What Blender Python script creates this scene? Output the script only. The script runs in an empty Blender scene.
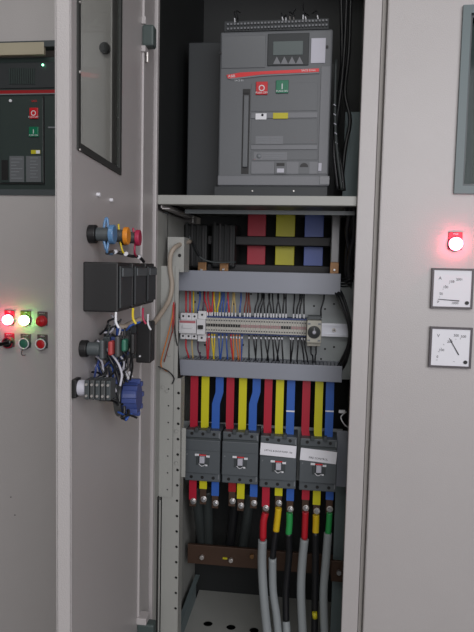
import bpy, bmesh, math, random
from mathutils import Vector, Matrix
random.seed(7)
S = bpy.context.scene
C = S.collection
PI = math.pi
# ---------------------------------------------------------------- camera
F = 600.0
YAW, TILT, ROLL = 7.2, 4.67, 1.25
EYE = Vector((0, -1.0, 1.0))
CM = (Matrix.Rotation(math.radians(YAW), 4, 'Z') @ Matrix.Rotation(math.radians(90 - TILT), 4, 'X') @ Matrix.Rotation(math.radians(ROLL), 4, 'Z'))
cd = bpy.data.cameras.new('camera'); cam = bpy.data.objects.new('camera', cd); C.objects.link(cam)
cam.matrix_world = Matrix.Translation(EYE) @ CM
cd.sensor_fit = 'VERTICAL'; cd.sensor_height = 36; cd.lens = F / 632 * 36; cd.clip_start = 0.02
S.camera = cam

def ray(px, py):
    return (CM.to_3x3() @ Vector(((px - 237) / F, -(py - 316) / F, -1)))
def at(px, py, Y=0.0):
    d = ray(px, py); t = (Y - EYE.y) / d.y
    return EYE + d * t
def rect(x0, y0, x1, y1, Y):
    a = at(x0, (y0 + y1) / 2, Y).x; b = at(x1, (y0 + y1) / 2, Y).x
    t = at((x0 + x1) / 2, y0, Y).z; u = at((x0 + x1) / 2, y1, Y).z
    return a, b, u, t

# ---------------------------------------------------------------- materials
def lin(c):
    return tuple(((v / 255) / 12.92 if v / 255 <= 0.04045 else ((v / 255 + 0.055) / 1.055) ** 2.4) for v in c) + (1,)
def mat(name, rgb, rough=0.5, metal=0.0, bump=0.0, scale=900, vary=0.06, emit=None, es=0.0, spec=0.5, coat=0.0):
    m = bpy.data.materials.new(name); m.use_nodes = True
    n = m.node_tree.nodes; l = m.node_tree.links; b = n['Principled BSDF']
    b.inputs['Roughness'].default_value = rough; b.inputs['Metallic'].default_value = metal
    b.inputs['Specular IOR Level'].default_value = spec; b.inputs['Coat Weight'].default_value = coat
    tc = n.new('ShaderNodeTexCoord'); nz = n.new('ShaderNodeTexNoise'); nz.inputs['Scale'].default_value = 14; nz.inputs['Detail'].default_value = 4
    l.new(tc.outputs['Object'], nz.inputs['Vector'])
    mx = n.new('ShaderNodeMix'); mx.data_type = 'RGBA'; c = lin(rgb)
    mx.inputs[6].default_value = tuple(v * (1 - vary) for v in c[:3]) + (1,); mx.inputs[7].default_value = tuple(min(1, v * (1 + vary)) for v in c[:3]) + (1,)
    l.new(nz.outputs['Fac'], mx.inputs[0]); l.new(mx.outputs[2], b.inputs['Base Color'])
    if bump:
        n2 = n.new('ShaderNodeTexNoise'); n2.inputs['Scale'].default_value = scale; n2.inputs['Detail'].default_value = 2
        l.new(tc.outputs['Object'], n2.inputs['Vector'])
        bp = n.new('ShaderNodeBump'); bp.inputs['Strength'].default_value = bump; bp.inputs['Distance'].default_value = 0.0006
        l.new(n2.outputs['Fac'], bp.inputs['Height']); l.new(bp.outputs['Normal'], b.inputs['Normal'])
    if emit:
        b.inputs['Emission Color'].default_value = emit + (1,); b.inputs['Emission Strength'].default_value = es
    return m
M = {}
def dm(k, *a, **kw): M[k] = mat(k, *a, **kw)
dm('paint', (183, 179, 178), 0.36, bump=0.5, scale=700, vary=0.03)
dm('paint_in', (160, 161, 156), 0.45, bump=0.3, scale=700, vary=0.04)
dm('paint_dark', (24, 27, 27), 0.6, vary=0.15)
dm('plate', (160, 166, 166), 0.45, vary=0.04)
dm('duct', (138, 142, 152), 0.42, vary=0.03)
dm('gasket', (44, 46, 44), 0.7)
dm('bezel', (72, 78, 80), 0.45, bump=0.1)
dm('hinge_grey', (70, 82, 80), 0.45)
dm('bezel_meter', (78, 72, 76), 0.45)
dm('bezel_blue', (100, 114, 116), 0.45)
dm('seam', (176, 172, 168), 0.6)
dm('breaker', (98, 101, 104), 0.5, vary=0.05)
dm('breaker_light', (116, 118, 122), 0.5, vary=0.05)
dm('breaker_dark', (44, 48, 50), 0.55)
dm('breaker_cover', (100, 103, 106), 0.3, vary=0.05)
dm('mccb', (84, 90, 94), 0.5, vary=0.06)
dm('mccb_dark', (62, 68, 70), 0.55)
dm('black', (20, 20, 21), 0.5)
dm('black_wire', (22, 23, 26), 0.4)
dm('black_gloss', (16, 16, 18), 0.25)
dm('red_button', (196, 26, 36), 0.35)
dm('green_button', (10, 110, 78), 0.35)
dm('stripe', (214, 40, 44), 0.4)
dm('stripe_dark', (150, 24, 30), 0.4)
dm('white', (225, 226, 230), 0.45)
dm('white_ink', (215, 218, 220), 0.5)
dm('grey_ink', (120, 124, 128), 0.5)
dm('ink', (36, 36, 44), 0.5)
dm('paper', (232, 232, 238), 0.6)
dm('yellow', (226, 214, 22), 0.42)
dm('yellow_label', (190, 180, 30), 0.5)
dm('red_bar', (176, 28, 52), 0.42)
dm('yellow_bar', (206, 200, 26), 0.42)
dm('blue_bar', (48, 96, 180), 0.42)
dm('blue_tape', (96, 120, 200), 0.42)
dm('red_boot', (184, 24, 40), 0.5)
dm('green_boot', (40, 150, 76), 0.5)
dm('yellow_boot', (214, 180, 24), 0.5)
dm('grey_cable', (140, 146, 148), 0.5, bump=0.2, scale=300)
dm('dark_cable', (52, 58, 58), 0.5)
dm('copper', (76, 56, 44), 0.55, metal=0.3, vary=0.3)
dm('brass', (134, 100, 66), 0.4, metal=0.5, vary=0.2)
dm('steel', (190, 192, 196), 0.3, metal=0.85, vary=0.08)
dm('zinc', (236, 238, 246), 0.42, metal=0.2, vary=0.04)
dm('bolt', (196, 192, 188), 0.35, metal=0.6)
dm('galv', (120, 134, 136), 0.5, metal=0.3, vary=0.12)
dm('terminal', (182, 180, 172), 0.5)
dm('terminal_blue', (44, 62, 110), 0.5)
dm('module', (214, 214, 216), 0.4)
dm('module_red', (178, 106, 112), 0.5)
dm('marker_pink', (160, 128, 128), 0.5)
dm('block_red', (168, 62, 62), 0.5)
dm('timer', (176, 174, 162), 0.5)
dm('dial', (70, 72, 72), 0.4)
dm('w_red', (190, 40, 52), 0.4); dm('w_yellow', (214, 190, 30), 0.4); dm('w_blue', (48, 84, 160), 0.4)
dm('w_brown', (120, 56, 44), 0.4); dm('w_tan', (186, 164, 110), 0.4); dm('w_orange', (204, 120, 50), 0.4); dm('w_purple', (74, 44, 70), 0.4)
dm('sleeve', (164, 152, 138), 0.55, bump=0.4, scale=250)
dm('blue_switch', (56, 72, 128), 0.45)
dm('blue_lens', (90, 130, 170), 0.3)
dm('green_disc', (50, 110, 90), 0.45)
dm('orange_disc', (224, 140, 40), 0.45)
dm('pink_disc', (176, 44, 78), 0.45)
dm('clear_grey', (120, 120, 122), 0.25)
dm('lcd', (88, 98, 98), 0.25)
dm('sticker', (186, 186, 196), 0.5)
dm('beige_strip', (176, 168, 146), 0.5)
dm('left_face', (52, 62, 60), 0.35)
dm('floor', (120, 118, 112), 0.5)
dm('wall', (190, 188, 182), 0.7)
dm('lamp_red', (230, 60, 70), 0.3, emit=(1.0, 0.10, 0.17), es=40)
dm('lamp_green', (90, 220, 120), 0.3, emit=(0.36, 1.0, 0.22), es=22)
dm('led_green', (90, 255, 180), 0.3, emit=(0.3, 1.0, 0.6), es=5)
dm('legend_pink', (176, 30, 60), 0.45); dm('legend_olive', (92, 92, 40), 0.45); dm('legend_grey', (88, 74, 76), 0.45)
def glassmat(name, tint, op):
    m = bpy.data.materials.new(name); m.use_nodes = True; n = m.node_tree.nodes; l = m.node_tree.links
    n.remove(n['Principled BSDF']); o = n['Material Output']
    t = n.new('ShaderNodeBsdfTransparent'); t.inputs[0].default_value = tint + (1,)
    g = n.new('ShaderNodeBsdfGlossy'); g.inputs['Roughness'].default_value = 0.06
    fr = n.new('ShaderNodeFresnel'); fr.inputs[0].default_value = 1.45
    mt = n.new('ShaderNodeMath'); mt.operation = 'MULTIPLY'; mt.inputs[1].default_value = op
    mx = n.new('ShaderNodeMixShader'); l.new(fr.outputs[0], mt.inputs[0]); l.new(mt.outputs[0], mx.inputs[0]); l.new(t.outputs[0], mx.inputs[1]); l.new(g.outputs[0], mx.inputs[2]); l.new(mx.outputs[0], o.inputs[0])
    M[name] = m
glassmat('glass', (0.97, 0.985, 0.97), 0.25)
glassmat('smoked', (0.55, 0.6, 0.6), 0.25)

# ---------------------------------------------------------------- mesh builder
class MB:
    def __init__(s): s.b = bmesh.new(); s.m = []
    def mi(s, k):
        if k not in s.m: s.m.append(k)
        return s.m.index(k)
    def paint(s, faces, k, smooth=False):
        i = s.mi(k)
        for f in faces: f.material_index = i; f.smooth = smooth
    def box(s, x0, x1, y0, y1, z0, z1, k, bev=0.0, seg=2, rot=None):
        t = bmesh.new(); bmesh.ops.create_cube(t, size=1)
        sx, sy, sz = abs(x1 - x0), abs(y1 - y0), abs(z1 - z0)
        for v in t.verts: v.co = Vector((v.co.x * sx, v.co.y * sy, v.co.z * sz))
        if bev: bmesh.ops.bevel(t, geom=t.edges[:], offset=min(bev, min(sx, sy, sz) * .45), segments=seg, affect='EDGES', profile=.5)
        mt = Matrix.Translation(((x0 + x1) / 2, (y0 + y1) / 2, (z0 + z1) / 2))
        if rot is not None: mt = mt @ rot
        s.merge(t, mt, k)
        return s
    def merge(s, t, mt, k, smooth=False):
        mp = {}
        for v in t.verts: mp[v] = s.b.verts.new(mt @ v.co)
        i = s.mi(k)
        for f in t.faces:
            try: g = s.b.faces.new([mp[v] for v in f.verts]); g.material_index = i; g.smooth = smooth
            except ValueError: pass
        t.free()
    def pr(s, x0, y0, x1, y1, Y, dep, k, bev=0.0):      # a box whose front face lies in plane Y
        a, b, u, t = rect(x0, y0, x1, y1, Y); return s.box(a, b, Y, Y + dep, u, t, k, bev)
    def cyl(s, p0, p1, r, k, r2=None, seg=24, bev=0.0):
        p0 = Vector(p0); p1 = Vector(p1); d = p1 - p0; r2 = r if r2 is None else r2
        t = bmesh.new(); bmesh.ops.create_cone(t, cap_ends=True, segments=seg, radius1=r, radius2=r2, depth=d.length)
        if bev:
            ed = [e for e in t.edges if len(e.link_faces) == 2 and any(len(f.verts) > 4 for f in e.link_faces)]
            bmesh.ops.bevel(t, geom=ed, offset=bev, segments=2, affect='EDGES', profile=.5)
        s.merge(t, Matrix.Translation((p0 + p1) / 2) @ d.to_track_quat('Z', 'Y').to_matrix().to_4x4(), k); return s
    def lathe(s, prof, k, seg=28, c=(0, 0, 0), q=None):  # prof: (radius, height) pairs along -y
        c = Vector(c); rings = []; i = s.mi(k)
        for r, h in prof:
            if r < 1e-6: rings.append([s.b.verts.new(c + (q @ Vector((0, -h, 0)) if q else Vector((0, -h, 0))))])
            else:
                g = []
                for a in range(seg):
                    an = 2 * PI * a / seg; v = Vector((r * math.cos(an), -h, r * math.sin(an)))
                    g.append(s.b.verts.new(c + (q @ v if q else v)))
                rings.append(g)
        for A, B in zip(rings, rings[1:]):
            for a in range(seg):
                vs = [A[a % len(A)], A[(a + 1) % len(A)], B[(a + 1) % len(B)], B[a % len(B)]]
                u = []
                for v in vs:
                    if v not in u: u.append(v)
                if len(u) > 2:
                    try: f = s.b.faces.new(u); f.material_index = i; f.smooth = True
                    except ValueError: pass
        return s
    def tube(s, pts, r, k, seg=8, n=6, smooth=True, rr=None):
        P = [Vector(p) for p in pts]
        if smooth and len(P) > 2:
            Q = []
            for i in range(len(P) - 1):
                a = P[max(i - 1, 0)]; b = P[i]; c = P[i + 1]; d = P[min(i + 2, len(P) - 1)]
                for j in range(n):
                    t = j / n
                    Q.append(0.5 * ((2 * b) + (c - a) * t + (2 * a - 5 * b + 4 * c - d) * t * t + (3 * b - a - 3 * c + d) * t ** 3))
            Q.append(P[-1]); P = Q
        i = s.mi(k); up = None; rings = []
        for j, p in enumerate(P):
            d = (P[min(j + 1, len(P) - 1)] - P[max(j - 1, 0)]).normalized()
            if up is None: up = d.orthogonal().normalized()
            up = (up - d * up.dot(d)).normalized(); sd = d.cross(up)
            R_ = r if rr is None else rr(j / (len(P) - 1))
            rings.append([s.b.verts.new(p + (up * math.cos(2 * PI * a / seg) + sd * math.sin(2 * PI * a / seg)) * R_) for a in range(seg)])
        for A, B in zip(rings, rings[1:]):
            for a in range(seg):
                f = s.b.faces.new((A[a], A[(a + 1) % seg], B[(a + 1) % seg], B[a])); f.material_index = i; f.smooth = True
        for g in (rings[0][::-1], rings[-1]):
            f = s.b.faces.new(g); f.material_index = i
        return s
    def ribbon(s, pts, w, y0, y1, k):    # flat bar following (x,z) points, width along x
        i = s.mi(k); R_ = []
        for x, z in pts:
            R_.append([s.b.verts.new(v) for v in ((x - w / 2, y0, z), (x + w / 2, y0, z), (x + w / 2, y1, z), (x - w / 2, y1, z))])
        for A, B in zip(R_, R_[1:]):
            for a in range(4): s.b.faces.new((A[a], A[(a + 1) % 4], B[(a + 1) % 4], B[a])).material_index = i
        s.b.faces.new(R_[0]).material_index = i; s.b.faces.new(R_[-1]).material_index = i
        return s
    def prism(s, poly, y0, y1, k):       # (x,z) outline extruded along y
        i = s.mi(k); A = [s.b.verts.new((x, y0, z)) for x, z in poly]; B = [s.b.verts.new((x, y1, z)) for x, z in poly]; n = len(poly)
        s.b.faces.new(A).material_index = i; s.b.faces.new(B[::-1]).material_index = i
        for a in range(n): s.b.faces.new((A[a], B[a], B[(a + 1) % n], A[(a + 1) % n])).material_index = i
        return s
    def ring(s, x0, x1, z0, z1, w, y0, y1, k):
        s.box(x0, x1, y0, y1, z0, z0 + w, k); s.box(x0, x1, y0, y1, z1 - w, z1, k)
        s.box(x0, x0 + w, y0, y1, z0 + w, z1 - w, k); s.box(x1 - w, x1, y0, y1, z0 + w, z1 - w, k); return s
    def holed(s, x0, x1, y, z0, z1, holes, k, th=0.0015, horizontal=False):   # sheet with real round holes in one column (or row)
        i = s.mi(k); hs = sorted(holes, key=lambda h: h[0] if horizontal else h[1]); ax = 0 if horizontal else 1
        lo, hi = (x0, x1) if horizontal else (z0, z1)
        cuts = [lo] + [(a[ax] + b[ax]) / 2 for a, b in zip(hs, hs[1:])] + [hi]
        for h, c0, c1 in zip(hs, cuts, cuts[1:]):
            X0, X1, Z0, Z1 = (c0, c1, z0, z1) if horizontal else (x0, x1, c0, c1)
            n = 16; hx, hz, r = h
            for side in (0, 1):
                yy = y + side * th
                inn = []; out = []
                for a in range(n):
                    an = PI / 4 + 2 * PI * a / n; dx, dz = math.cos(an), math.sin(an)
                    inn.append(s.b.verts.new((hx + r * dx, yy, hz + r * dz)))
                    tx = ((X1 - hx) / dx if dx > 0 else (X0 - hx) / dx) if abs(dx) > 1e-9 else 1e9
                    tz = ((Z1 - hz) / dz if dz > 0 else (Z0 - hz) / dz) if abs(dz) > 1e-9 else 1e9
                    tt = min(tx, tz); out.append(s.b.verts.new((hx + tt * dx, yy, hz + tt * dz)))
                for a in range(n):
                    b_ = (a + 1) % n
                    f = s.b.faces.new((inn[a], inn[b_], out[b_], out[a])); f.material_index = i
                    # corner fill
                    p, q = out[a].co, out[b_].co
                    if abs(p.x - q.x) > 1e-6 and abs(p.z - q.z) > 1e-6:
                        cx = X1 if (p.x + q.x) / 2 > hx else X0; cz = Z1 if (p.z + q.z) / 2 > hz else Z0
                        cv = s.b.verts.new((cx, yy, cz)); s.b.faces.new((out[a], out[b_], cv)).material_index = i
        return s
    def done(s, name, parent=None, label=None, cat=None, group=None, kind=None, loc=None, fix=True, local=False):
        if fix: bmesh.ops.recalc_face_normals(s.b, faces=s.b.faces)
        if parent is not None:
            off = Vector((0, 0, 0)) if local else WL[parent.name]
        else:
            if loc is None:
                cs = [v.co for v in s.b.verts]
                loc = Vector(((min(c.x for c in cs) + max(c.x for c in cs)) / 2, (min(c.y for c in cs) + max(c.y for c in cs)) / 2, min(c.z for c in cs)))
            off = Vector(loc)
        for v in s.b.verts: v.co -= off
        me = bpy.data.meshes.new(name); s.b.to_mesh(me); s.b.free()
        for k in s.m: me.materials.append(M[k])
        o = bpy.data.objects.new(name, me); C.objects.link(o)
        if parent is not None:
            o.parent = parent; WL[o.name] = WL[parent.name]
            if label: o['label'] = label
        else:
            o.location = off; WL[o.name] = off
            tag(o, label, cat, group, kind)
        return o
WL = {}
def tag(o, label=None, cat=None, group=None, kind=None):
    if label: o['label'] = label
    if cat: o['category'] = cat
    if group: o['group'] = group
    if kind: o['kind'] = kind
def thing(name, label, cat, loc=(0, 0, 0), group=None, rz=0.0):
    o = bpy.data.objects.new(name, None); C.objects.link(o); o.location = loc; o.rotation_euler = (0, 0, rz); o.empty_display_size = .05
    WL[o.name] = Vector(loc); tag(o, label, cat, group); return o
def dup(root, loc, label=None, group=None):
    r = root.copy(); C.objects.link(r); r.location = loc; WL[r.name] = Vector(loc)
    if label: r['label'] = label
    if group: r['group'] = group
    for ch in list(root.children):
        c = ch.copy(); C.objects.link(c); c.parent = r
        for g in list(ch.children):
            d = g.copy(); C.objects.link(d); d.parent = c
    return r
def text(txt, x, y, z, size, k, parent, name='lettering', rot=0.0, align='CENTER', local=False, sx=1.0):
    cu = bpy.data.curves.new('t', 'FONT'); cu.body = txt; cu.size = size; cu.align_x = align; cu.align_y = 'CENTER'; cu.extrude = 0.0001; cu.resolution_u = 3
    to = bpy.data.objects.new('t', cu); C.objects.link(to)
    bpy.context.view_layer.update()
    me = bpy.data.meshes.new_from_object(to.evaluated_get(bpy.context.evaluated_depsgraph_get()))
    bpy.data.objects.remove(to); bpy.data.curves.remove(cu)
    off = Vector((0, 0, 0)) if local else WL[parent.name]
    mt = Matrix.Translation(Vector((x, y, z)) - off) @ Matrix.Rotation(rot, 4, 'Y') @ Matrix.Rotation(PI / 2, 4, 'X') @ Matrix.Diagonal((sx, 1, 1, 1))
    me.transform(mt); me.materials.clear(); me.materials.append(M[k]); me.name = name
    o = bpy.data.objects.new(name, me); C.objects.link(o); o.parent = parent; WL[o.name] = WL[parent.name]; return o
ORD = 'first second third fourth fifth sixth seventh eighth ninth tenth eleventh twelfth thirteenth fourteenth fifteenth sixteenth seventeenth eighteenth nineteenth twentieth'.split()
TENS = {2: 'twenty', 3: 'thirty', 4: 'forty'}
def ordi(i):
    if i < 20: return ORD[i]
    n = i + 1; t, u = divmod(n, 10)
    return {20: 'twentieth', 30: 'thirtieth', 40: 'fortieth'}[n] if u == 0 else TENS[t] + '-' + ORD[u - 1]

ZT, ZB = 1.75, 0.12
XL = at(155.5, 268).x          # inside left wall
XR = at(354.8, 268).x          # inside right wall
XW = XR + .0225               # right side panel, set back behind the post
YB = 0.40                    # back of the compartment
ZS = at(255, 199, 0.0).z     # shelf level
# ---------------------------------------------------------------- room
MB().box(-3, 3, -3, 1.2, -0.05, 0, 'floor').done('floor', kind='structure', label='grey switchroom floor')
MB().box(-3, 3, 1.2, 1.25, 0, 3, 'wall').done('wall_back', kind='structure')
MB().box(-3.05, -3, -3, 1.2, 0, 3, 'wall').done('wall_left', kind='structure')
MB().box(3, 3.05, -3, 1.2, 0, 3, 'wall').done('wall_right', kind='structure')
MB().box(-3, 3, -3.05, -3, 0, 3, 'wall').done('wall_front', kind='structure')
MB().box(-3, 3, -3, 1.2, 3, 3.05, 'wall').done('ceiling', kind='structure')

# ---------------------------------------------------------------- middle cabinet
cab = thing('switchgear_cabinet', 'open grey steel switchgear cabinet with its door swung out to the left', 'cabinet', (XL, 0, 0))
XPL = at(148.5, 268).x; XPR = at(372, 268).x
b = MB(); b.box(XPL, XL, 0, 0.012, 0, ZT, 'paint', 0.0015); b.box(XPL, XPL + .004, 0, .45, 0, ZT, 'paint'); b.done('left_post', cab)
b = MB(); b.box(XR, XPR, 0, 0.012, 0, ZT, 'paint', 0.0015); b.done('right_post', cab)
MB().box(XL - .002, XL, 0.012, YB, ZB, ZS - .02, 'paint_in').done('side_panel', cab, label='left inner side panel of lower compartment')
MB().box(XW, XW + .002, 0.013, YB, ZB, ZS - .02, 'paint_in').done('side_panel', cab, label='right inner side panel of lower compartment')
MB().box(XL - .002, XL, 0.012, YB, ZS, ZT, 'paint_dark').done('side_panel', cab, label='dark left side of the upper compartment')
MB().box(XW, XW + .002, 0.013, YB, ZS, ZT, 'paint_in').done('side_panel', cab, label='right side of the upper compartment')
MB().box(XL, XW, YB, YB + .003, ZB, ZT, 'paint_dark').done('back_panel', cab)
MB().box(XPL, XPR, 0, .45, ZT, ZT + .004, 'paint').done('top_panel', cab)
MB().box(XPL, XPR, 0.0, .45, 0, 0.1, 'bezel').done('plinth', cab)
# shelf carrying the big breaker
a, c_, u, t = rect(158, 195.5, 355, 205, 0.01)
b = MB(); b.box(XL, XR, 0.01, 0.016, u, t, 'paint_in', .001); b.box(XL, XW, 0.016, YB, t - .003, t, 'paint_in')
b.box(XL, XR, 0.016, 0.03, u, u + .002, 'paint_in'); ZSH = t
p = at(185, 212, .05)
b.box(at(185, 212, .05).x, XR, .05, .056, at(240, 214, .05).z, at(240, 210, .05).z, 'bezel')
b.done('shelf', cab)
b = MB(); z1 = at(159, 203, .02).z; z0 = at(159, 209, .02).z
b.box(XL + .003, XL + .018, .02, .24, z0, z0 + .002, 'paint'); b.box(XL + .003, XL + .005, .02, .24, z0, z1, 'paint')
b.done('shelf_bracket', cab)
b = MB(); q0 = at(193, 212, .24); b.box(q0.x - .002, q0.x + .002, .24, .246, at(193, 246, .24).z, u, 'paint_in'); b.done('hanger_strip', cab)
# perforated front rail beside the side panel
x0, x1 = at(158.5, 390, .045).x, at(181, 390, .045).x
zt, zb = at(170, 378, .045).z, ZB
hx = at(178, 430, .045).x
hz = [at(176.5, 393 + 15.4 * k, .045).z for k in range(15)]
hole = [(hx, z, .0026) for z in hz]
b = MB(); b.holed(at(163.3, 390, .045).x, x1, .045, zb, zt, hole, 'paint_in'); b.box(x1 - .0015, x1, .0465, .075, zb, zt, 'paint_in')
b.box(x0, at(162, 390, .045).x, .045, .047, zb, at(160, 500, .045).z, 'paint_in')
b.box(x0, x1, .06, .061, zb, zt, 'black'); b.done('perforated_rail', cab)
# cover plate on it
xa, xb = at(158, 400, .04).x, at(173, 400, .04).x
z0, z1 = at(165, 497, .04).z, at(168, 266, .04).z
hs = [(at(168, 430, .04).x, at(167.6, 389 + 16.8 * k, .04).z, .0016) for k in range(7)]
b = MB(); b.holed(xa, xb, .04, z0, z1, hs, 'paint_in')
b.box(xa, xb, .0425, .0435, z0, z1, 'black')
b.box(xb, at(179, 320, .05).x, .044, .0445, at(176, 378, .045).z, z1, 'paint_in')
b.done('cover_strip', cab)
for (px, py) in ((158.5, 461), (169, 355), (167, 391), (163, 387)):
    p = at(px, py, .04); MB().cyl(p, p + Vector((0, -.003, 0)), .0028, 'paint_in', seg=12, bev=.0005).done('rivet', cab)
# upright with hole above the cover
b = MB(); xa, xb = at(167.5, 255, .055).x, at(184, 255, .055).x; z0, z1 = at(175, 272, .055).z, at(175, 237, .055).z
b.holed(xa, xb, .055, z0, z1, [(at(179.5, 255, .055).x, at(179.5, 255.5, .055).z, .0032)], 'paint_in'); b.box(xa, xb, .0580, .0585, z0, z1, 'black')
b.box(xb - .0015, xb, .0585, .1, z0, z1, 'paint_in'); b.done('upright', cab)
a_, c_, u, t = rect(344, 112, 357, 191, .22); MB().box(a_, XW, .22, .223, ZS + .004, t, 'galv').done('upright', cab, label='grey plate added for the lit patch of right wall in the upper compartment')  # added plate, its grey imitates light falling on the right wall
b = MB(); b.box(XL, at(164, 245, .08).x, .08, .084, at(160, 272, .08).z, at(160, 212, .08).z, 'bezel'); b.done('upright', cab, label='dark narrow upright')
MB().box(XL, at(157.6, 560, .03).x, .03, .036, ZB, at(156, 497, .03).z, 'black').done('slit_shade', cab)  # black strip put in for the shade of the slit beside the post
# bottom gland plate
zg = at(194.8, 598.5, .36).z
b = MB()
gx = [at(px, py, 0.2).x for px, py in ((208, 624), (231, 627), (254, 630))]
gh = []
for px, py in ((208, 623.5), (231, 627), (254, 630), (290, 634), (322, 638)):
    d = ray(px, py); tt = (zg - EYE.z) / d.z; p = EYE + d * tt; gh.append((p.x, p.y))
bb = MB(); bb.holed(XL + .012, XW, 0, -YB, -.02, [(x, -y, .0105) for x, y in gh], 'paint_in', horizontal=True)
for v in bb.b.verts: v.co = Vector((v.co.x, -v.co.z, zg - v.co.y))
bb.box(XL + .012, XW, .02, YB, zg - .03, zg - .029, 'black')
bb.done('gland_plate', cab)
# gusset
bx = XL + .012; zt_g = at(195, 581, .33).z
b = MB(); b.box(bx - .002, bx, .08, .36, zg, zt_g, 'galv'); b.box(bx, bx + .008, .10, .36, zt_g - .002, zt_g, 'galv')
for y_, px in ((.12, 183), (.2, 188)): b.cyl((bx, y_, zg + .05), (bx + .002, y_, zg + .05), .002, 'bolt', seg=10)
b.done('gusset', cab, label='grey green side plate at the floor')
b = MB(); b.box(at(333, 560, .2).x, XW, .2, .204, zg, at(345, 480, .2).z, 'galv'); b.done('side_gusset', cab, label='grey green vertical plate beside the right wall')

# ---- door of the middle cabinet
DA = math.radians(-86.3)
H = Vector((at(148.5, 268).x + .004, -.004, 0))
DR = Matrix.Rotation(DA, 3, 'Z'); DRI = DR.inverted()
def dl(p): return DRI @ (Vector(p) - H)           # world -> door local
def dw(p): return H + DR @ Vector(p)
def onface(px, py, v=0.0):                          # pixel -> door local on plane y=v
    o = DRI @ (EYE - H); d = DRI @ ray(px, py); t = (v - o.y) / d.y; return o + d * t
def onslice(px, py, uu):                            # pixel -> door local on plane x=uu
    o = DRI @ (EYE - H); d = DRI @ ray(px, py); t = (uu - o.x) / d.x; return o + d * t
UF = onface(71.5, 300).x
UH = 0.004
w0 = onface(76.6, 80); w1 = onface(120.5, 100); wu0, wu1 = w1.x, w0.x
wz0 = (onface(78, 149.5).z + onface(120.4, 176).z) / 2; wz1 = 1.5
print('door width', UF, 'window', wu0, wu1, wz0)
door = bpy.data.objects.new('door', None); C.objects.link(door); door.parent = cab; door.location = H - WL[cab.name]; door.rotation_euler = (0, 0, DA); WL['door'] = Vector((0, 0, 0))
door['label'] = 'swung-open grey door with a glazed window at the top'
TH = -.017
b = MB(); DZ0, DZ1 = ZB, ZT - .005
for (a_, c_, e, f) in ((UH, wu0, DZ0, DZ1), (wu1, UF, DZ0, DZ1), (wu0, wu1, DZ0, wz0), (wu0, wu1, wz1, DZ1)): b.box(a_, c_, -.002, 0, e, f, 'paint')
for (a_, c_, e, f) in ((UH, wu0 - .012, DZ0, DZ1), (wu1 + .012, UF, DZ0, DZ1), (wu0 - .012, wu1 + .012, DZ0, wz0 - .02), (wu0 - .012, wu1 + .012, wz1, DZ1)): b.box(a_, c_, TH, TH + .002, e, f, 'paint')
b.box(UF - .002, UF, TH, 0, DZ0, DZ1, 'paint', .0006)
b.box(UH, UH + .002, TH, 0, DZ0, DZ1, 'paint'); b.box(UH, UF, TH, 0, DZ0, DZ0 + .002, 'paint'); b.box(UH, UF, TH, 0, DZ1 - .002, DZ1, 'paint')
b.done('door_leaf', door, local=True)
fu = onface(139.5, 300).x
MB().box(UH, fu, 0, .004, DZ0, DZ1, 'paint', .001).done('hinge_flange', door, local=True)
g = .0080
b = MB(); b.ring(wu0, wu1, wz0, wz1, g, -.0025, .002, 'gasket')
for zz in (at(77, 66, -.4).z, 1.27, 1.2, 1.12): b.cyl((wu1 - .003, .002, zz), (wu1 - .003, .0034, zz), .0013, 'bolt', seg=10)
b.done('window_frame', door, local=True)
MB().box(wu0 + g, wu1 - g, -.0015, .0, wz0 + g, wz1 - g, 'glass').done('window_pane', door, local=True)
for px, py in ((97, 194.5), (110, 200)):
    p = onface(px, py); MB().cyl(p, p + Vector((0, .004, 0)), .0022, 'white', seg=12).done('screw', door, local=True)
# hinges
def hinge(py0, py1, name='hinge', lab=None):
    z1, z0 = at(147, py0, -.085).z, at(147, py1, -.085).z
    b = MB(); xb = at(153.5, (py0 + py1) / 2, -.085).x; xa = H.x + .0045
    b.box(xa + .001, xb, -.085, -.066, z0, z1, 'hinge_grey', .003)
    b.box(xa + .0008, xb - .012, -.087, -.064, z1, z1 + .011, 'paint', .001); b.box(xa + .0008, xb - .012, -.087, -.064, z0 - .009, z0, 'paint', .001)
    b.cyl((xa + .009, -.080, z0 - .023), (xa + .009, -.080, z0 - .009), .0022, 'bolt', seg=10)
    return b.done(name, cab, label=lab)
hinge(24, 45.5, lab='dark grey upper hinge with white brackets'); hinge(625, 640, lab='lower hinge at the foot of the door')

# ---------------------------------------------------------------- right cabinet
XD = at(375.5, 268).x + .0035
rc = thing('switchgear_cabinet', 'closed light grey switchgear cabinet on the right with lit red lamp and two meters', 'cabinet', (XD + .3, 0, 0))
b = MB(); b.box(XPR + .001, XPR + .006, .004, .45, 0, ZT, 'seam'); b.box(XPR + .006, XD + .6, .0105, .45, 0, ZT, 'seam'); b.done('body', rc)
# window opening in the door
wa = at(456, 100).x; wb = wa + .24; wz = at(456, 194, -.014).z; wt = at(462, 6.5, -.014).z
b = MB()
for (a_, c_, e, f) in ((XD, wa, .1, ZT), (wb, XD + .6, .1, ZT), (wa, wb, .1, wz), (wa, wb, wt, ZT)):
    b.box(a_, c_, -.014, .010, e, f, 'paint')
b.box(XD - .0012, XD, -.0128, .010, .1, ZT, 'paint')
dr = b.done('door', rc)
b = MB(); b.ring(wa, wb, wz, wt, .012, -.020, .012, 'bezel_blue'); b.ring(wa + .008, wb - .008, wz + .008, wt - .008, .008, -.012, .0125, 'bezel'); b.done('window_frame', dr)
MB().box(wa + .016, wb - .016, -.002, .001, wz + .016, wt - .016, 'smoked').done('window_pane', dr)
MB().box(wa + .005, wb - .005, .0121, .0122, wz + .005, wt - .005, 'black').done('window_recess', rc)

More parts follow.
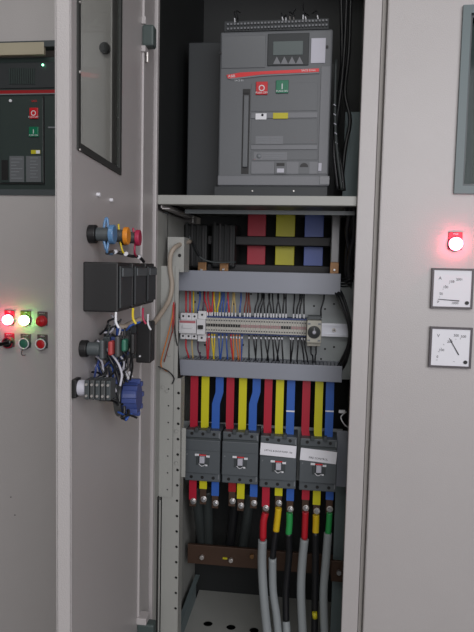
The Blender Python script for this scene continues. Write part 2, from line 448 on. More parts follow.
# ---------------------------------------------------------------- left cabinet
lc = thing('switchgear_cabinet', 'grey switchgear cabinet on the left behind the open door', 'cabinet', (XPL - .25, 0, 0))
XE = XPL - .003
ba, bz0, bz1 = at(80.5, 120).x, at(40, 195.5).z, at(48, 41).z
bl = at(0, 120).x - .12
b = MB()
for (a_, c_, e, f) in ((XE - .6, bl, .1, ZT), (ba, XE, .1, ZT), (bl, ba, .1, bz0), (bl, ba, bz1, ZT)):
    b.box(a_, c_, 0, .015, e, f, 'paint')
ld = b.done('door', lc)
b = MB(); b.box(XE - .6, XE, .016, .02, 0, ZT, 'seam')
b = MB(); b.box(XE - .6, XE - .597, .016, .45, 0, ZT, 'paint'); b.box(XE - .003, XE, .016, .45, 0, ZT, 'paint'); b.box(XE - .6, XE, .447, .45, 0, ZT, 'paint'); b.box(XE - .6, XE, .0, .45, 0, .095, 'bezel'); b.done('body', lc)
b = MB(); b.ring(bl, ba, bz0, bz1, .010, -.003, .016, 'bezel'); b.box(bl + .01, at(45, 100).x, -.004, .004, at(25, 55.5).z, at(25, 43).z, 'beige_strip', .001)
b.done('breaker_bezel', ld)
p = at(104.8, 48, -.006)
b = MB(); b.cyl((p.x, 0, p.z), (p.x, -.010, p.z), .0088, 'black', bev=.001); b.box(p.x - .001, p.x + .001, -.011, -.0095, p.z - .005, p.z + .005, 'gasket'); b.done('lock', ld)
for px, py in ((11, 497), (15, 515)):
    q = at(px, py); MB().cyl((q.x, 0, q.z), (q.x, -.0006, q.z), .0011, 'gasket', seg=10).done('blind_rivet', ld)
# left breaker
lb = thing('air_circuit_breaker', 'dark air circuit breaker set into left cabinet front with red and green buttons', 'circuit breaker', (at(20, 190).x, .006, bz0 + .011))
LY = .012
b = MB(); b.box(bl + .011, ba - .011, LY, .20, bz0 + .011, at(40, 57, LY).z, 'left_face', .001)
b.pr(-10, 62, 82, 88, LY - .002, .004, 'breaker_dark', .001)
b.done('front_cover', lb)
b = MB()
for k in range(12): b.pr(9 + 2.2 * k, 68, 10.4 + 2.2 * k, 84, LY - .0035, .002, 'left_face')
b.done('ventilation_grille', lb)
b = MB(); b.pr(-10, 90, 79, 93.3, LY - .003, .003, 'stripe_dark'); b.pr(-10, 93.3, 80, 94.3, LY - .003, .003, 'grey_ink'); b.done('stripe', lb)
b = MB(); b.pr(43, 96, 44, 183, LY - .003, .003, 'black'); b.pr(-4, 183, 44, 184, LY - .003, .003, 'black'); b.pr(1, 98, 43, 182.5, LY - .002, .002, 'left_face', .0005); b.pr(1.5, 160, 8, 180, LY - .0025, .001, 'black'); b.pr(-10, 190, 80, 191.5, LY - .001, .002, 'black')
b.pr(48, 126.5, 80, 128, LY - .002, .002, 'grey_ink'); b.done('control_panel', lb)
p = at(43, 65, LY - .004); MB().cyl(p, p + Vector((0, -.001, 0)), .0018, 'led_green', seg=12).done('indicator_light', lb, label='tiny lit green light')
p = at(11, 101, LY - .003); MB().cyl(p, p + Vector((0, -.003, 0)), .0026, 'white', seg=14, bev=.0006).done('knob', lb)
def push(parent, x0, y0, x1, y1, Y, k, sym, words_):
    a_, c_, u, t = rect(x0, y0, x1, y1, Y)
    o = MB().box(a_, c_, Y - .003, Y + .001, u, t, k, .0008).done('push_button', parent, label=('red' if 'red' in k else 'green') + ' push button')
    cx, cz, h = (a_ + c_) / 2, (u + t) / 2, (t - u)
    b = MB()
    if sym == 'O':
        for a in range(16):
            an = 2 * PI * a / 16; an2 = 2 * PI * (a + 1) / 16; r = h * .17; r2 = h * .24
            b.prism([(cx + r * math.cos(an), cz + r * math.sin(an)), (cx + r2 * math.cos(an), cz + r2 * math.sin(an)), (cx + r2 * math.cos(an2), cz + r2 * math.sin(an2)), (cx + r * math.cos(an2), cz + r * math.sin(an2))], Y - .0033, Y - .0029, 'white_ink')
    else: b.box(cx - h * .035, cx + h * .035, Y - .0033, Y - .0029, cz - h * .2, cz + h * .22, 'white_ink')
    b.done('symbol', o)
    if words_: text(words_, cx, Y - .0033, u + h * .14, h * .22, 'white_ink', o)
    return o
push(lb, 30, 108, 38.5, 119, LY - .002, 'red_button', 'O', 'PUSH OFF'); push(lb, 29.5, 127, 39, 137, LY - .002, 'green_button', 'I', 'PUSH ON')
p = at(34, 101, LY - .004); text('SACE', p.x, LY - .0035, p.z, .0042, 'stripe', lb)
b = MB(); b.pr(31, 150, 40, 153.8, LY - .003, .002, 'yellow_label'); b.pr(36, 150.3, 39.8, 153.5, LY - .0033, .001, 'white'); b.done('spring_indicator', lb)
b = MB(); b.pr(9.5, 156, 24, 182, LY - .003, .001, 'breaker'); b.pr(26, 156, 41, 182, LY - .003, .001, 'breaker')
for k in range(7): b.pr(11, 158.5 + 3.2 * k, 22.5 - (k % 3) * 3, 159.4 + 3.2 * k, LY - .0033, .0004, 'grey_ink'); b.pr(30, 157.5 + 3.2 * k, 38 - (k % 2) * 2, 158.4 + 3.2 * k, LY - .0033, .0004, 'grey_ink')
b.done('rating_plate', lb)

# ---------------------------------------------------------------- pilot devices
def device(px, py, kind, label, cat, name, leg, words_='', group=None, sc=1.0):
    r = at(px, py, 0); r = thing(name, label, cat, (r.x, 0, r.z), group)
    Yf = -.014 if cat == 'lamp' and px > 400 else 0.0
    r.scale = (sc, sc, sc)
    if Yf: r.location.y = Yf; q = at(px, py, Yf); r.location.x = q.x; r.location.z = q.z
    MB().box(-.0095, .0095, -.0018, 0, -.008, .0165, leg, .0008).done('legend_plate', r, local=True)
    if words_: text(words_, 0, -.0021, .0135, .0030, 'white_ink', r, local=True, sx=1.15)
    if kind in ('red', 'green'):
        MB().lathe([(.0098, .0018), (.0098, .004), (.0088, .005), (.0, .005)], 'bezel').done('bezel', r, local=True)
        MB().lathe([(.0088, .005), (.0088, .009), (.0082, .0115), (.006, .0130), (.003, .0137), (0, .0139)], 'lamp_' + kind).done('lens', r, local=True)
    elif kind == 'off':
        MB().lathe([(.0098, .0018), (.0098, .005), (.009, .006), (0, .006)], 'red_button').done('bezel', r, local=True)
        MB().lathe([(.0088, .006), (.0088, .010), (.007, .0115), (.006, .0112), (.004, .0125), (0, .013)], 'red_button').done('lens', r, local=True)
    else:
        MB().lathe([(.0105, .0018), (.0105, .0075), (.0098, .0085), (.0082, .0085), (.0078, .006), (0, .006)], 'bezel' if kind != 'sel' else 'legend_grey').done('bezel', r, local=True)
        MB().lathe([(.0099, .0086), (.0100, .0098), (.0082, .0098), (.0080, .0086)], 'white' if kind != 'sel' else 'legend_pink').done('ring', r, local=True)
        if kind == 'sel':
            b = MB(); b.lathe([(.0078, .006), (.0075, .012), (0, .0125)], 'black_gloss')
            b.box(-.013, .013, -.022, -.011, -.0032, .0032, 'black_gloss', .002, rot=Matrix.Rotation(math.radians(-14), 4, 'Y')); b.done('selector_handle', r, local=True)
        else:
            MB().lathe([(.0078, .006), (.0078, .0082), (.0065, .0092), (0, .0094)], 'green_disc' if kind == 'blk' else 'red_button').done('button_cap', r, local=True)
    return r
device(9.8, 319.5, 'red', 'lit red pilot lamp, leftmost in upper row on left cabinet', 'lamp', 'pilot_lamp', 'legend_pink', 'TRIP')
device(26, 320, 'green', 'lit green pilot lamp glowing white, middle of upper row on left cabinet', 'lamp', 'pilot_lamp', 'legend_olive', 'ON')
device(42.7, 321, 'off', 'unlit red domed pilot lamp above a red push button on left cabinet', 'lamp', 'pilot_lamp', 'legend_grey', 'FAULT')
device(9.8, 342.2, 'sel', 'black lever selector switch below the lit red lamp on left cabinet', 'switch', 'selector_switch', 'legend_pink', 'SELECT')
device(26, 343, 'blk', 'dark push button with white ring below the green lamp', 'button', 'push_button', 'legend_grey', 'CLOSE')
device(42.7, 343.6, 'redb', 'red push button with white ring, rightmost in lower row on left cabinet', 'button', 'push_button', 'legend_grey', 'OPEN')
device(454.8, 244, 'red', 'lit red pilot lamp above the meters on right cabinet', 'lamp', 'pilot_lamp', 'legend_pink', 'TRIP', sc=1.13)
q = at(24, 349)
MB().tube([(q.x, -.006, q.z), (q.x + .001, -.012, q.z - .006), (q.x + .003, -.010, q.z - .010), (q.x + .007, -.008, q.z - .009)], .0006, 'black_wire').done('wire_tail', None, 'short thin black wire end hanging below the dark push button', 'wire')

# ---------------------------------------------------------------- meters
def meter(px0, py0, px1, py1, label, letter, marks, needle):
    Y = -.014 - .007
    a_, c_, u, t = rect(px0, py0, px1, py1, Y); w = c_ - a_
    r = thing('panel_meter', label, 'meter', ((a_ + c_) / 2, -.014, u), 'square meters on right cabinet')
    b = MB(); b.ring(a_, c_, t - w, t, w * .05, Y, -.0141, 'bezel_meter'); b.done('bezel', r)
    u = t - w
    MB().box(a_ + w * .05, c_ - w * .05, Y + .0015, -.0141, u + w * .05, t - w * .05, 'paper').done('dial_face', r)
    P_ = lambda fx, fz: (a_ + w * fx, t - w * fz)
    x, z = P_(.865, .845); MB().cyl((x, Y + .0012, z), (x, Y - .001, z), w * .045, 'black', seg=18, bev=.0004).done('adjuster', r)
    b = MB(); cx, cz = P_(.72, .80)
    for k in range(9):
        an = math.radians(90 + 92 * k / 8); r0 = w * .51; r1 = w * (.55 if k % 2 == 0 else .53)
        ca, sa = math.cos(an), math.sin(an); tx, tz = -sa * w * .004, ca * w * .004
        b.prism([(cx + r0 * ca - tx, cz + r0 * sa - tz), (cx + r1 * ca - tx, cz + r1 * sa - tz), (cx + r1 * ca + tx, cz + r1 * sa + tz), (cx + r0 * ca + tx, cz + r0 * sa + tz)], Y + .0011, Y + .0016, 'ink')
    b.done('scale', r)
    (n0, n1) = needle; A = Vector(P_(*n0)); B = Vector(P_(*n1)); d = (B - A).normalized(); nn = Vector((-d.y, d.x)) * w * .012
    MB().prism([tuple(A - nn), tuple(A + nn), tuple(B + nn * .6), tuple(B - nn * .6)], Y + .0002, Y + .0006, 'ink').done('needle', r)
    x, z = P_(*letter[1]); text(letter[0], x, Y + .0012, z, w * .11, 'ink', r)
    for s_, f in marks:
        x, z = P_(*f); text(s_, x, Y + .0012, z, w * .085, 'ink', r)
    return r
meter(431.5, 268.3, 473.5, 310, 'square white ammeter with needle at rest, marked A, under the red lamp', ('A', (.2, .25)),
      [('0', (.17, .84)), ('50', (.24, .64)), ('100', (.34, .47)), ('150', (.48, .33)), ('200', (.64, .27)), ('1000', (.58, .86))], ((.68, .80), (.17, .77)))
meter(429.5, 327.3, 472, 369.5, 'square white voltmeter marked V with needle pointing up left, lower of two meters', ('V', (.2, .22)),
      [('0', (.2, .74)), ('100', (.29, .57)), ('200', (.48, .36)), ('300', (.62, .2)), ('500', (.79, .22)), ('~', (.6, .84))], ((.70, .67), (.46, .27)))

# ---------------------------------------------------------------- large air circuit breaker
AY = .10
ab = thing('air_circuit_breaker', 'large grey air circuit breaker on the shelf of the open cabinet', 'circuit breaker', (at(272, 190, AY).x, AY, ZSH))
b = MB(); b.pr(219, 30.5, 330.5, 187, AY, .2, 'breaker', .003)
b.done('housing', ab)
a_, c_, u, t = rect(187.5, 42, 222, 190, .17)
b = MB(); b.box(a_, at(338, 120, .17).x, .31, .315, ZSH, t, 'breaker_dark'); b.box(a_, c_ - .004, .17, .31, ZSH, t, 'breaker_dark', .002); b.done('cradle', ab)
b = MB(); b.box(at(214, 190, AY - .01).x, at(327.5, 190, AY - .01).x, AY - .01, AY + .18, ZSH + .0003, at(270, 186.5, AY - .01).z, 'breaker_dark', .001)
for px in (252.5, 293.7):
    p = at(px, 191, AY - .01); b.cyl(p, p + Vector((0, -.002, 0)), .0014, 'bolt', seg=10)
b.done('base', ab)
b = MB(); b.pr(224, 19.5, 329, 30.5, AY + .02, .03, 'breaker_dark', .001)
for row, y in ((0, 21.5), (1, 26)):
    for k in range(30):
        px = 227 + 3.4 * k; yy = y - (px - 270) * .04
        b.pr(px, yy, px + 1.8, yy + 1.8, AY + .016, .005, 'breaker_light' if (k + row) % 5 else 'grey_ink')
b.done('terminal_strip', ab)
for i, (px, h, k) in enumerate(((235, 8, 'white'), (238, 10, 'black_wire'), (283, 8, 'white'), (286, 6, 'white'), (290, 9, 'bolt'), (294, 7, 'bolt'), (303, 12, 'white'), (306, 8, 'white'), (318, 10, 'white'))):
    p = at(px, 21 - (px - 270) * .04, AY + .018); q = at(px + random.uniform(-2, 2), 21 - h, AY + .03); q2 = q + Vector((random.uniform(-.01, .01), .05, .01 + random.uniform(0, .02)))
    o = MB().tube([p, (p + q) / 2 + Vector((.001, 0, 0)), q, q2], .0009, 'black_wire').done('control_wire', None, ordi(i) + ' thin control wire from left rising out of the large breaker', 'wire', 'thin wires on top of the large breaker')
    MB().cyl(p + Vector((0, -.001, 0)), p + (q - p) * .4 + Vector((0, -.001, 0)), .0011, k, seg=8).done('wire_ferrule', o)
MB().pr(221.5, 35.5, 265.5, 68, AY - .0015, .002, 'breaker_cover', .0008).done('clear_cover', ab)
b = MB(); b.pr(267.5, 33, 309, 65.5, AY - .002, .003, 'breaker_dark', .001)
o = b.done('trip_unit', ab)
MB().pr(273, 41, 303, 55, AY - .003, .002, 'lcd', .0005).done('display', o)
b = MB()
for k in range(4):
    x = 273 + 7.6 * k; A = at(x, 64, AY - .003); B = at(x + 3.8, 56.5, AY - .003); D = at(x + 7.6, 64, AY - .003)
    b.prism([(A.x, A.z), (D.x, D.z), (B.x, B.z)], AY - .003, AY - .0015, 'breaker_light')
b.done('keypad', o)
MB().pr(311, 38, 325.5, 63, AY - .0018, .002, 'sticker', .0004).done('sticker', ab, label='pale grey blank sticker')
b = MB()
for px, py in ((220.5, 53), (327, 47)):
    p = at(px, py, AY - .0005); b.cyl(p, p + Vector((0, -.0012, 0)), .0026, 'black', seg=14)
b.done('cover_screw', ab)
# red stripe
Yq = AY - .0025
A = [at(x, y, Yq) for x, y in ((226.5, 75), (240, 72.5), (319, 68.3), (319, 71.8), (262, 74.4), (228, 78.6))]
b = MB(); b.prism([(p.x, p.z) for p in A], Yq, AY + .0005, 'stripe'); A = [at(x, y, Yq) for x, y in ((228, 78.6), (262, 74.6), (319, 72), (319, 73.2), (262, 76), (232, 79.6))]
b.prism([(p.x, p.z) for p in A], Yq, AY + .0005, 'grey_ink'); b.done('stripe', ab)
p = at(231.6, 76.2, Yq); text('ABB', p.x, Yq - .0003, p.z, .0066, 'white_ink', ab, sx=1.1, rot=math.radians(-3))
p = at(308.5, 70.3, Yq); text('SACE Emax', p.x, Yq - .0003, p.z, .0052, 'white_ink', ab, rot=math.radians(-1))
p = at(239, 80.3, Yq); text('SACE E1', p.x, Yq + .0012, p.z, .0046, 'white_ink', ab)
# control area
b = MB(); b.pr(251, 83, 317.5, 111, AY - .001, .0015, 'breaker', .0004); b.pr(251, 112.5, 317.5, 118, AY - .0018, .002, 'breaker_light', .0004); b.pr(251, 119.5, 317.5, 144, AY - .001, .002, 'breaker', .0004)
b.pr(251, 145, 317.5, 149.5, AY - .0018, .002, 'breaker_light', .0004); b.pr(251, 151, 317.5, 160, AY - .001, .002, 'breaker', .0004); b.pr(251, 161.5, 318, 174, AY - .002, .002, 'breaker_light', .0006)
b.done('control_panel', ab)
b = MB(); b.pr(319.5, 66, 329, 174, AY - .0015, .002, 'breaker_light', .0008); b.pr(217.5, 175.5, 329, 185.5, AY - .004, .006, 'breaker_light', .0015); b.done('front_frame', ab)
b = MB(); b.pr(242, 89, 249.5, 174, AY - .0006, .001, 'black'); b.pr(243, 95, 248, 167, AY - .005, .004, 'breaker', .0012); b.pr(243, 89.5, 249, 93, AY - .002, .002, 'black'); b.done('charging_lever', ab)
push(ab, 256, 82, 267.7, 95, AY - .001, 'red_button', 'O', 'PUSH OFF'); push(ab, 276, 80.5, 288.5, 93.5, AY - .001, 'green_button', 'I', 'PUSH ON')
b = MB(); b.pr(255.5, 113.3, 266.5, 119.5, AY - .0026, .002, 'white', .0003); p = at(262.5, 115, AY - .003); b.lathe([(.0022, .0), (.0022, .0006), (0, .0006)], 'ink', seg=14, c=p); b.done('contact_indicator', ab)
MB().pr(273, 112.7, 288, 118.6, AY - .0026, .002, 'yellow_label', .0003).done('spring_indicator', ab, label='yellow spring status window')
b = MB(); b.pr(255.5, 136, 283, 144.2, AY - .0014, .001, 'breaker_light'); b.pr(254, 152, 287, 160, AY - .0014, .001, 'breaker_light')
for i in range(3):
    b.pr(257, 137.3 + 2.4 * i, 269, 138.2 + 2.4 * i, AY - .0018, .0006, 'grey_ink'); b.pr(271, 137.3 + 2.4 * i, 281 - i * 2, 138.2 + 2.4 * i, AY - .0018, .0006, 'grey_ink')
    b.pr(264, 153.3 + 2.2 * i, 285 - 3 * i, 154.1 + 2.2 * i, AY - .0018, .0006, 'grey_ink')
p = at(259, 156, AY - .0015); b.lathe([(.0045, 0), (.0045, .0004), (0, .0004)], 'grey_ink', seg=16, c=p); b.done('rating_plate', ab)
b = MB(); b.pr(274.5, 162, 286.5, 174, AY - .0035, .002, 'breaker', .0006); b.pr(276.5, 163, 284.5, 166, AY - .0037, .001, 'black'); b.pr(277, 168.5, 284, 172.5, AY - .0037, .001, 'sticker'); b.done('counter', ab)
b = MB(); p = at(304, 167, AY - .0025); b.prism([(p.x + .0075 * math.cos(a * PI / 10), p.z + .0072 * math.sin(a * PI / 10)) for a in range(11)], AY - .0025, AY - .0015, 'black')
b.pr(298.5, 161.8, 309.5, 173.8, AY - .0021, .0008, 'breaker', .0004); b.done('racking_hole', ab)
MB().pr(318.3, 163, 321.6, 171, AY - .0028, .002, 'sticker', .0004).done('seal', ab, label='small white tab')
MB().pr(319.5, 176, 329.5, 184.5, AY - .0045, .002, 'sticker' if 0 else 'breaker_cover', .0005).done('corner_cap', ab)

# black cable bundle in the upper right
def bundle(paths, r, k, name, lab, cat='cable', group=None, ties=None):
    for i, pts in enumerate(paths):
        MB().tube(pts, r, k).done(name, None, lab % ordi(i) if '%s' in lab else lab, cat, group)
P3 = lambda l: [at(x, y, Y) for x, y, Y in l]
bundle([P3([(347, -12, .14), (345, 40, .14), (342, 80, .13), (337, 120, .12), (334, 150, .1), (338, 190, .1)]),
        P3([(351, -12, .15), (349, 50, .15), (345, 92, .14), (350, 120, .13), (345, 150, .12), (341, 190, .11)]),
        P3([(341, -12, .15), (342, 60, .15), (338, 100, .14), (335, 135, .12), (341, 165, .1), (344, 191, .1)])], .0035, 'black_wire', 'power_cable', '%s black cable from left hanging beside the large breaker', group='black cables right of the large breaker')
pts = P3([(336, 60, .11), (335, 110, .10), (337, 150, .09), (342, 190, .085)])
b = MB(); b.tube(pts, .0028, 'dark_cable')
o = b.done('spiral_wrap', None, 'dark cable with pale spiral wrap hanging right of the large breaker', 'cable')
b = MB()
for k in range(9):
    p = pts[0].lerp(pts[-1], .3 + k * .07); y = 105 + k * 9.5; p = at(334.7 + (max(0, y - 115) ** 1.5) * .0125, y, .094 - k * .001)
    b.cyl(p + Vector((-.002, 0, .0015)), p + Vector((.002, 0, -.0015)), .0010, 'sticker', seg=8)
b.done('spiral_band', o, label='pale wound band')

# ---------------------------------------------------------------- busbar zone
bz = thing('busbar_support', 'black busbar clamp frame crossing behind the shelf and upper duct', 'busbar support', (at(285, 260, .25).x, .24, at(285, 270, .25).z))
b = MB(); b.box(XL + .04, XR - .02, .235, .262, at(285, 246, .235).z, at(285, 236.5, .235).z, 'black', .002); b.done('clamp_bar', bz)
b = MB(); b.box(XL + .04, XR - .02, .235, .262, at(285, 276, .235).z, at(285, 265, .235).z, 'black', .002); b.done('clamp_bar', bz, label='lower clamp bar')
for nm, x0, x1, k, lab in (('busbar', 247.5, 265.5, 'red_bar', 'wide red-sleeved vertical busbar behind the shelf'), ('busbar', 275.5, 294.5, 'yellow_bar', 'wide yellow-sleeved vertical busbar behind the shelf'), ('busbar', 304, 323, 'blue_tape', 'wide blue-sleeved vertical busbar behind the shelf')):
    a_, c_ = at(x0, 250, .275).x, at(x1, 250, .275).x
    b = MB(); b.box(a_, c_, .268, .276, at(285, 284, .27).z, at(285, 206, .27).z, k, .001)
    o = b.done('busbar', None, lab, 'busbar', 'wide coloured busbars')
    yy = .2625
for (x0, x1, lab) in ((183, 207, 'leftmost'), (211, 235, 'right-hand')):
    r = thing('insulator_block', lab + ' of two dark ribbed insulator blocks left of the red busbar', 'insulator', (at((x0 + x1) / 2, 265, .22).x, .22, at(200, 270, .22).z), 'dark insulator blocks')
    b = MB(); b.pr(x0, 224, x1, 268, .22, .08, 'paint_dark', .004); b.done('block', r)
    b = MB()
    for k in range(4): b.pr(x0 + 2 + 5.5 * k, 222 + k, x0 + 4.5 + 5.5 * k, 266, .216, .003, 'black' if k % 2 else 'paint_dark', .001)
    b.done('rib', r)
for i, (px, py, k) in enumerate(((201, 270, 'brass'), (223, 269.5, 'brass'), (334.5, 270, 'brass'))):
    r = thing('standoff_bolt', ['brass hex standoff above left end of upper duct', 'copper-coloured standoff, second from left above upper duct', 'shiny hex bolt above right end of upper duct'][i], 'bolt', at(px, py, .16), 'standoffs above the upper duct')
    p = at(px, py, .155)
    MB().cyl((p.x, .155, p.z), (p.x, .165, p.z), .0022, 'steel', seg=14, bev=.0005).done('screw', r)
    MB().box(p.x - .0085, p.x + .0085, .165, .172, p.z - .012, at(px, py - 8, .165).z, k, .001).done('copper_tab', r)
# thick conductor curve at left, clear sleeve at right
MB().tube(P3([(189, 236, .12), (198, 255, .13), (212, 262, .14), (236, 262, .16)]), .0018, 'dark_cable').done('control_wire', None, 'dark wire curving across the insulator blocks above upper duct', 'wire')
bundle([P3([(346, 206, .06), (352, 225, .08), (347, 250, .12), (346, 282, .14)]), P3([(351, 206, .06), (347, 232, .08), (351, 255, .11), (348, 284, .13)]), P3([(354, 206, .05), (354, 235, .08), (349, 262, .11), (350, 286, .13)])],
       .0042, 'black_wire', 'power_cable', '%s black cable from left dropping beside the blue busbar', group='black cables right of the blue busbar')
b = MB(); b.pr(331, 212, 340, 266, .2, .006, 'clear_grey', .002); b.done('insulating_strip', None, 'dull grey translucent strip hanging right of the blue busbar', 'strip')
# ---------------------------------------------------------------- mounting plate, ducts, rail
PY = .19
b = MB(); a_, c_, u, t = rect(176, 290, 350, 366, PY); mp = thing('mounting_plate', 'grey steel mounting plate behind the terminal row', 'plate', ((a_ + c_) / 2, PY, u))
b.box(a_ - .004, c_ + .004, PY, PY + .002, u - .02, t + .02, 'plate', .0004)
b.box(c_ + .004, XW, PY, PY + .002, u - .02, t + .02, 'plate')
b.done('plate', mp)
b = MB()
for px, py in ((186, 305), (195, 302), (198, 293), (234, 304), (200, 353), (205, 345), (243, 345), (314, 306), (325, 309), (334, 304), (325, 349), (334, 347), (321, 359), (251, 294), (285, 298)):
    p = at(px, py, PY); b.cyl((p.x, PY, p.z), (p.x, PY - .0003, p.z), .0021, 'black', seg=12)
b.done('tapped_hole', mp)
def duct(px0, py0, px1, py1, label, xpad=0):
    Y = .125; a_, c_, u, t = rect(px0, py0, px1, py1, Y)
    r = thing('wiring_duct', label, 'wiring duct', ((a_ + c_) / 2, Y, u), 'grey wiring ducts')
    b = MB(); b.box(a_, c_, PY - .003, PY, u, t, 'duct')
    n = 44; w = (c_ - a_) / n
    for k in range(n):
        for z0, z1 in ((u, u + .0015), (t - .0015, t)):
            b.box(a_ + k * w + w * .25, a_ + k * w + w * .95, Y + .004, PY - .003, z0, z1, 'duct')
    b.done('slotted_channel', r)
    MB().box(a_ - .0005, c_ + .0005, Y, Y + .0035, u - .001, t + .001, 'duct', .0012).done('cover', r)
    return a_, c_, u, t
D1 = duct(176, 272.3, 340.5, 292.3, 'grey wiring duct above the terminal row'); D2 = duct(179.5, 363.3, 342, 378.5, 'grey wiring duct below the terminal row')
a_, c_, u, t = rect(202, 321.5, 350.5, 334.5, PY - .012)
r = thing('mounting_rail', 'silver top-hat mounting rail running behind the terminals', 'rail', ((a_ + c_) / 2, PY, u))
b = MB(); a_ = at(176, 325, .17).x; b.box(a_, c_, PY - .014, PY - .013, t - .0045, t, 'zinc'); b.box(a_, c_, PY - .014, PY - .013, u, u + .0045, 'zinc'); b.box(a_, c_, PY - .0135, PY, t - .0045, t - .0035, 'zinc'); b.box(a_, c_, PY - .0135, PY, u + .0035, u + .0045, 'zinc')
b.box(a_, c_, PY - .008, PY - .006, u + .0045, t - .0045, 'zinc'); b.done('rail_profile', r)
p = at(334, 330, PY - .009); b = MB(); b.cyl(p, p + Vector((0, -.003, 0)), .0042, 'bolt', seg=18, bev=.0008); b.cyl(p + Vector((0, -.003, 0)), p + Vector((0, -.0034, 0)), .0018, 'bezel', seg=6); b.done('fixing_screw', r)
# terminals
TY = .145
tx0, tx1 = at(205.5, 326, TY).x, at(306.5, 329, TY).x; NT = 40; tw = (tx1 - tx0) / NT
ZM = (at(256, 317.5, TY).z + at(256, 335.5, TY).z) / 2; hh = (at(256, 317.5, TY).z - at(256, 335.5, TY).z) / 2
def term_mesh(kc):
    b = MB(); w = tw * .47
    b.box(-w, w, 0, .038, -hh * .8, hh * .8, 'terminal', .0003); b.box(-w, w, .006, .038, hh * .8, hh, 'terminal_blue'); b.box(-w, w, .006, .038, -hh, -hh * .8, 'terminal_blue')
    b.box(-w * .8, w * .8, -.0012, .001, -hh * .16, hh * .16, kc, .0002)
    for z in (.55, -.55): b.cyl((0, -.0003, hh * z), (0, .001, hh * z), w * .65, 'dial', seg=10)
    return b
protoA = term_mesh('black'); oA = protoA.done('terminal_block', None, 'x', 'terminal block', 'terminal blocks on the silver rail', loc=(0, 0, 0))
oB = term_mesh('marker_pink').done('terminal_block', None, 'x', 'terminal block', 'terminal blocks on the silver rail', loc=(0, 0, 0))
oA.location = (tx0 + tw * .5, TY, ZM)
for k in range(NT):
    src = oA if (k < 14 or 30 <= k < 34) else oB
    o = src if (k == 0 or k == 14) else src.copy()
    if k not in (0, 14): C.objects.link(o)
    o.location = (tx0 + tw * (k + .5), TY, ZM)
    o['label'] = 'thin beige terminal block with %s marker, %s from left in the row' % ('black' if src is oA else 'pinkish', ordi(k))
# modular breakers
def mcb(px0, py0, px1, py1, poles, label, red):
    Y = .13; a_, c_, u, t = rect(px0, py0, px1, py1, Y); h = t - u; w = (c_ - a_)
    r = thing('miniature_breaker', label, 'circuit breaker', ((a_ + c_) / 2, Y, u), 'white miniature breakers on the rail')
    b = MB(); b.box(a_, c_, Y + .012, PY - .012, u, t, 'module', .0008); b.box(a_, c_, Y, Y + .014, u + h * .25, t - h * .25, 'module', .0008)
    for k in range(1, poles): b.box(a_ + w * k / poles - .0002, a_ + w * k / poles + .0002, Y + .0117, Y + .013, u, t, 'grey_ink')
    b.done('case', r)
    for k in range(poles):
        cx = a_ + w * (k + .5) / poles
        MB().cyl((cx, Y + .0115, t - h * .12), (cx, Y + .0125, t - h * .12), .0021, 'black', seg=12).done('terminal_screw', r)
        MB().cyl((cx, Y + .0115, u + h * .12), (cx, Y + .0125, u + h * .12), .0021, 'black', seg=12).done('terminal_screw', r)
    if red: MB().box(a_ + .001, c_ - .001, Y - .0005, Y + .002, t - h * .36, t - h * .27, 'module_red', .0005).done('coloured_band', r)
    MB().box(a_ + w * .2, c_ - w * .2, Y - (.006 if not red else .003), Y + .001, u + h * .44, u + h * .56, 'black' if not red else 'module', .001).done('toggle', r)
    return r
mcb(179, 313.5, 196, 340, 3, 'white three-pole miniature breaker with pink band at left end of the rail', True)
mcb(196.6, 311.5, 205, 342.3, 1, 'narrow white single-pole miniature breaker with black toggle', False)
# round-dial timer
a_, c_, u, t = rect(306.8, 320.5, 321.5, 343, .12)
r = thing('timer_relay', 'beige timer relay with a round dark dial at right end of terminals', 'relay', ((a_ + c_) / 2, .12, u))
MB().box(a_, c_, .12, PY - .012, u, t, 'timer', .0015).done('case', r)
cz = t - (t - u) * .52; cx = (a_ + c_) / 2
b = MB(); b.lathe([(.0118, 0), (.0118, .002), (.0108, .003), (.006, .003), (.0055, .006), (.0045, .0065), (0, .0065)], 'dial', c=(cx, .12, cz)); o = b.done('dial', r)
b = MB(); b.lathe([(.0032, .0066), (.0032, .0075), (0, .0078)], 'sticker', c=(cx, .12, cz)); b.box(cx - .0004, cx + .0004, .1125, .114, cz + .003, cz + .009, 'sticker'); b.done('pointer', o)
for sx in (-1, 1):
    for sz in (-1, 1): MB().box(cx + sx * .0095 - .0025, cx + sx * .0095 + .0025, .1188, .1202, cz + sz * .0155 - .0015, cz + sz * .0155 + .0015, 'grey_ink').done('marking', r)
b = MB(); b.box(a_ + .001, c_ - .001, .135, .165, u - .008, u, 'timer', .001); b.box(a_ + .001, c_ - .001, .135, .165, t, t + .007, 'bezel', .001); b.done('socket', r)

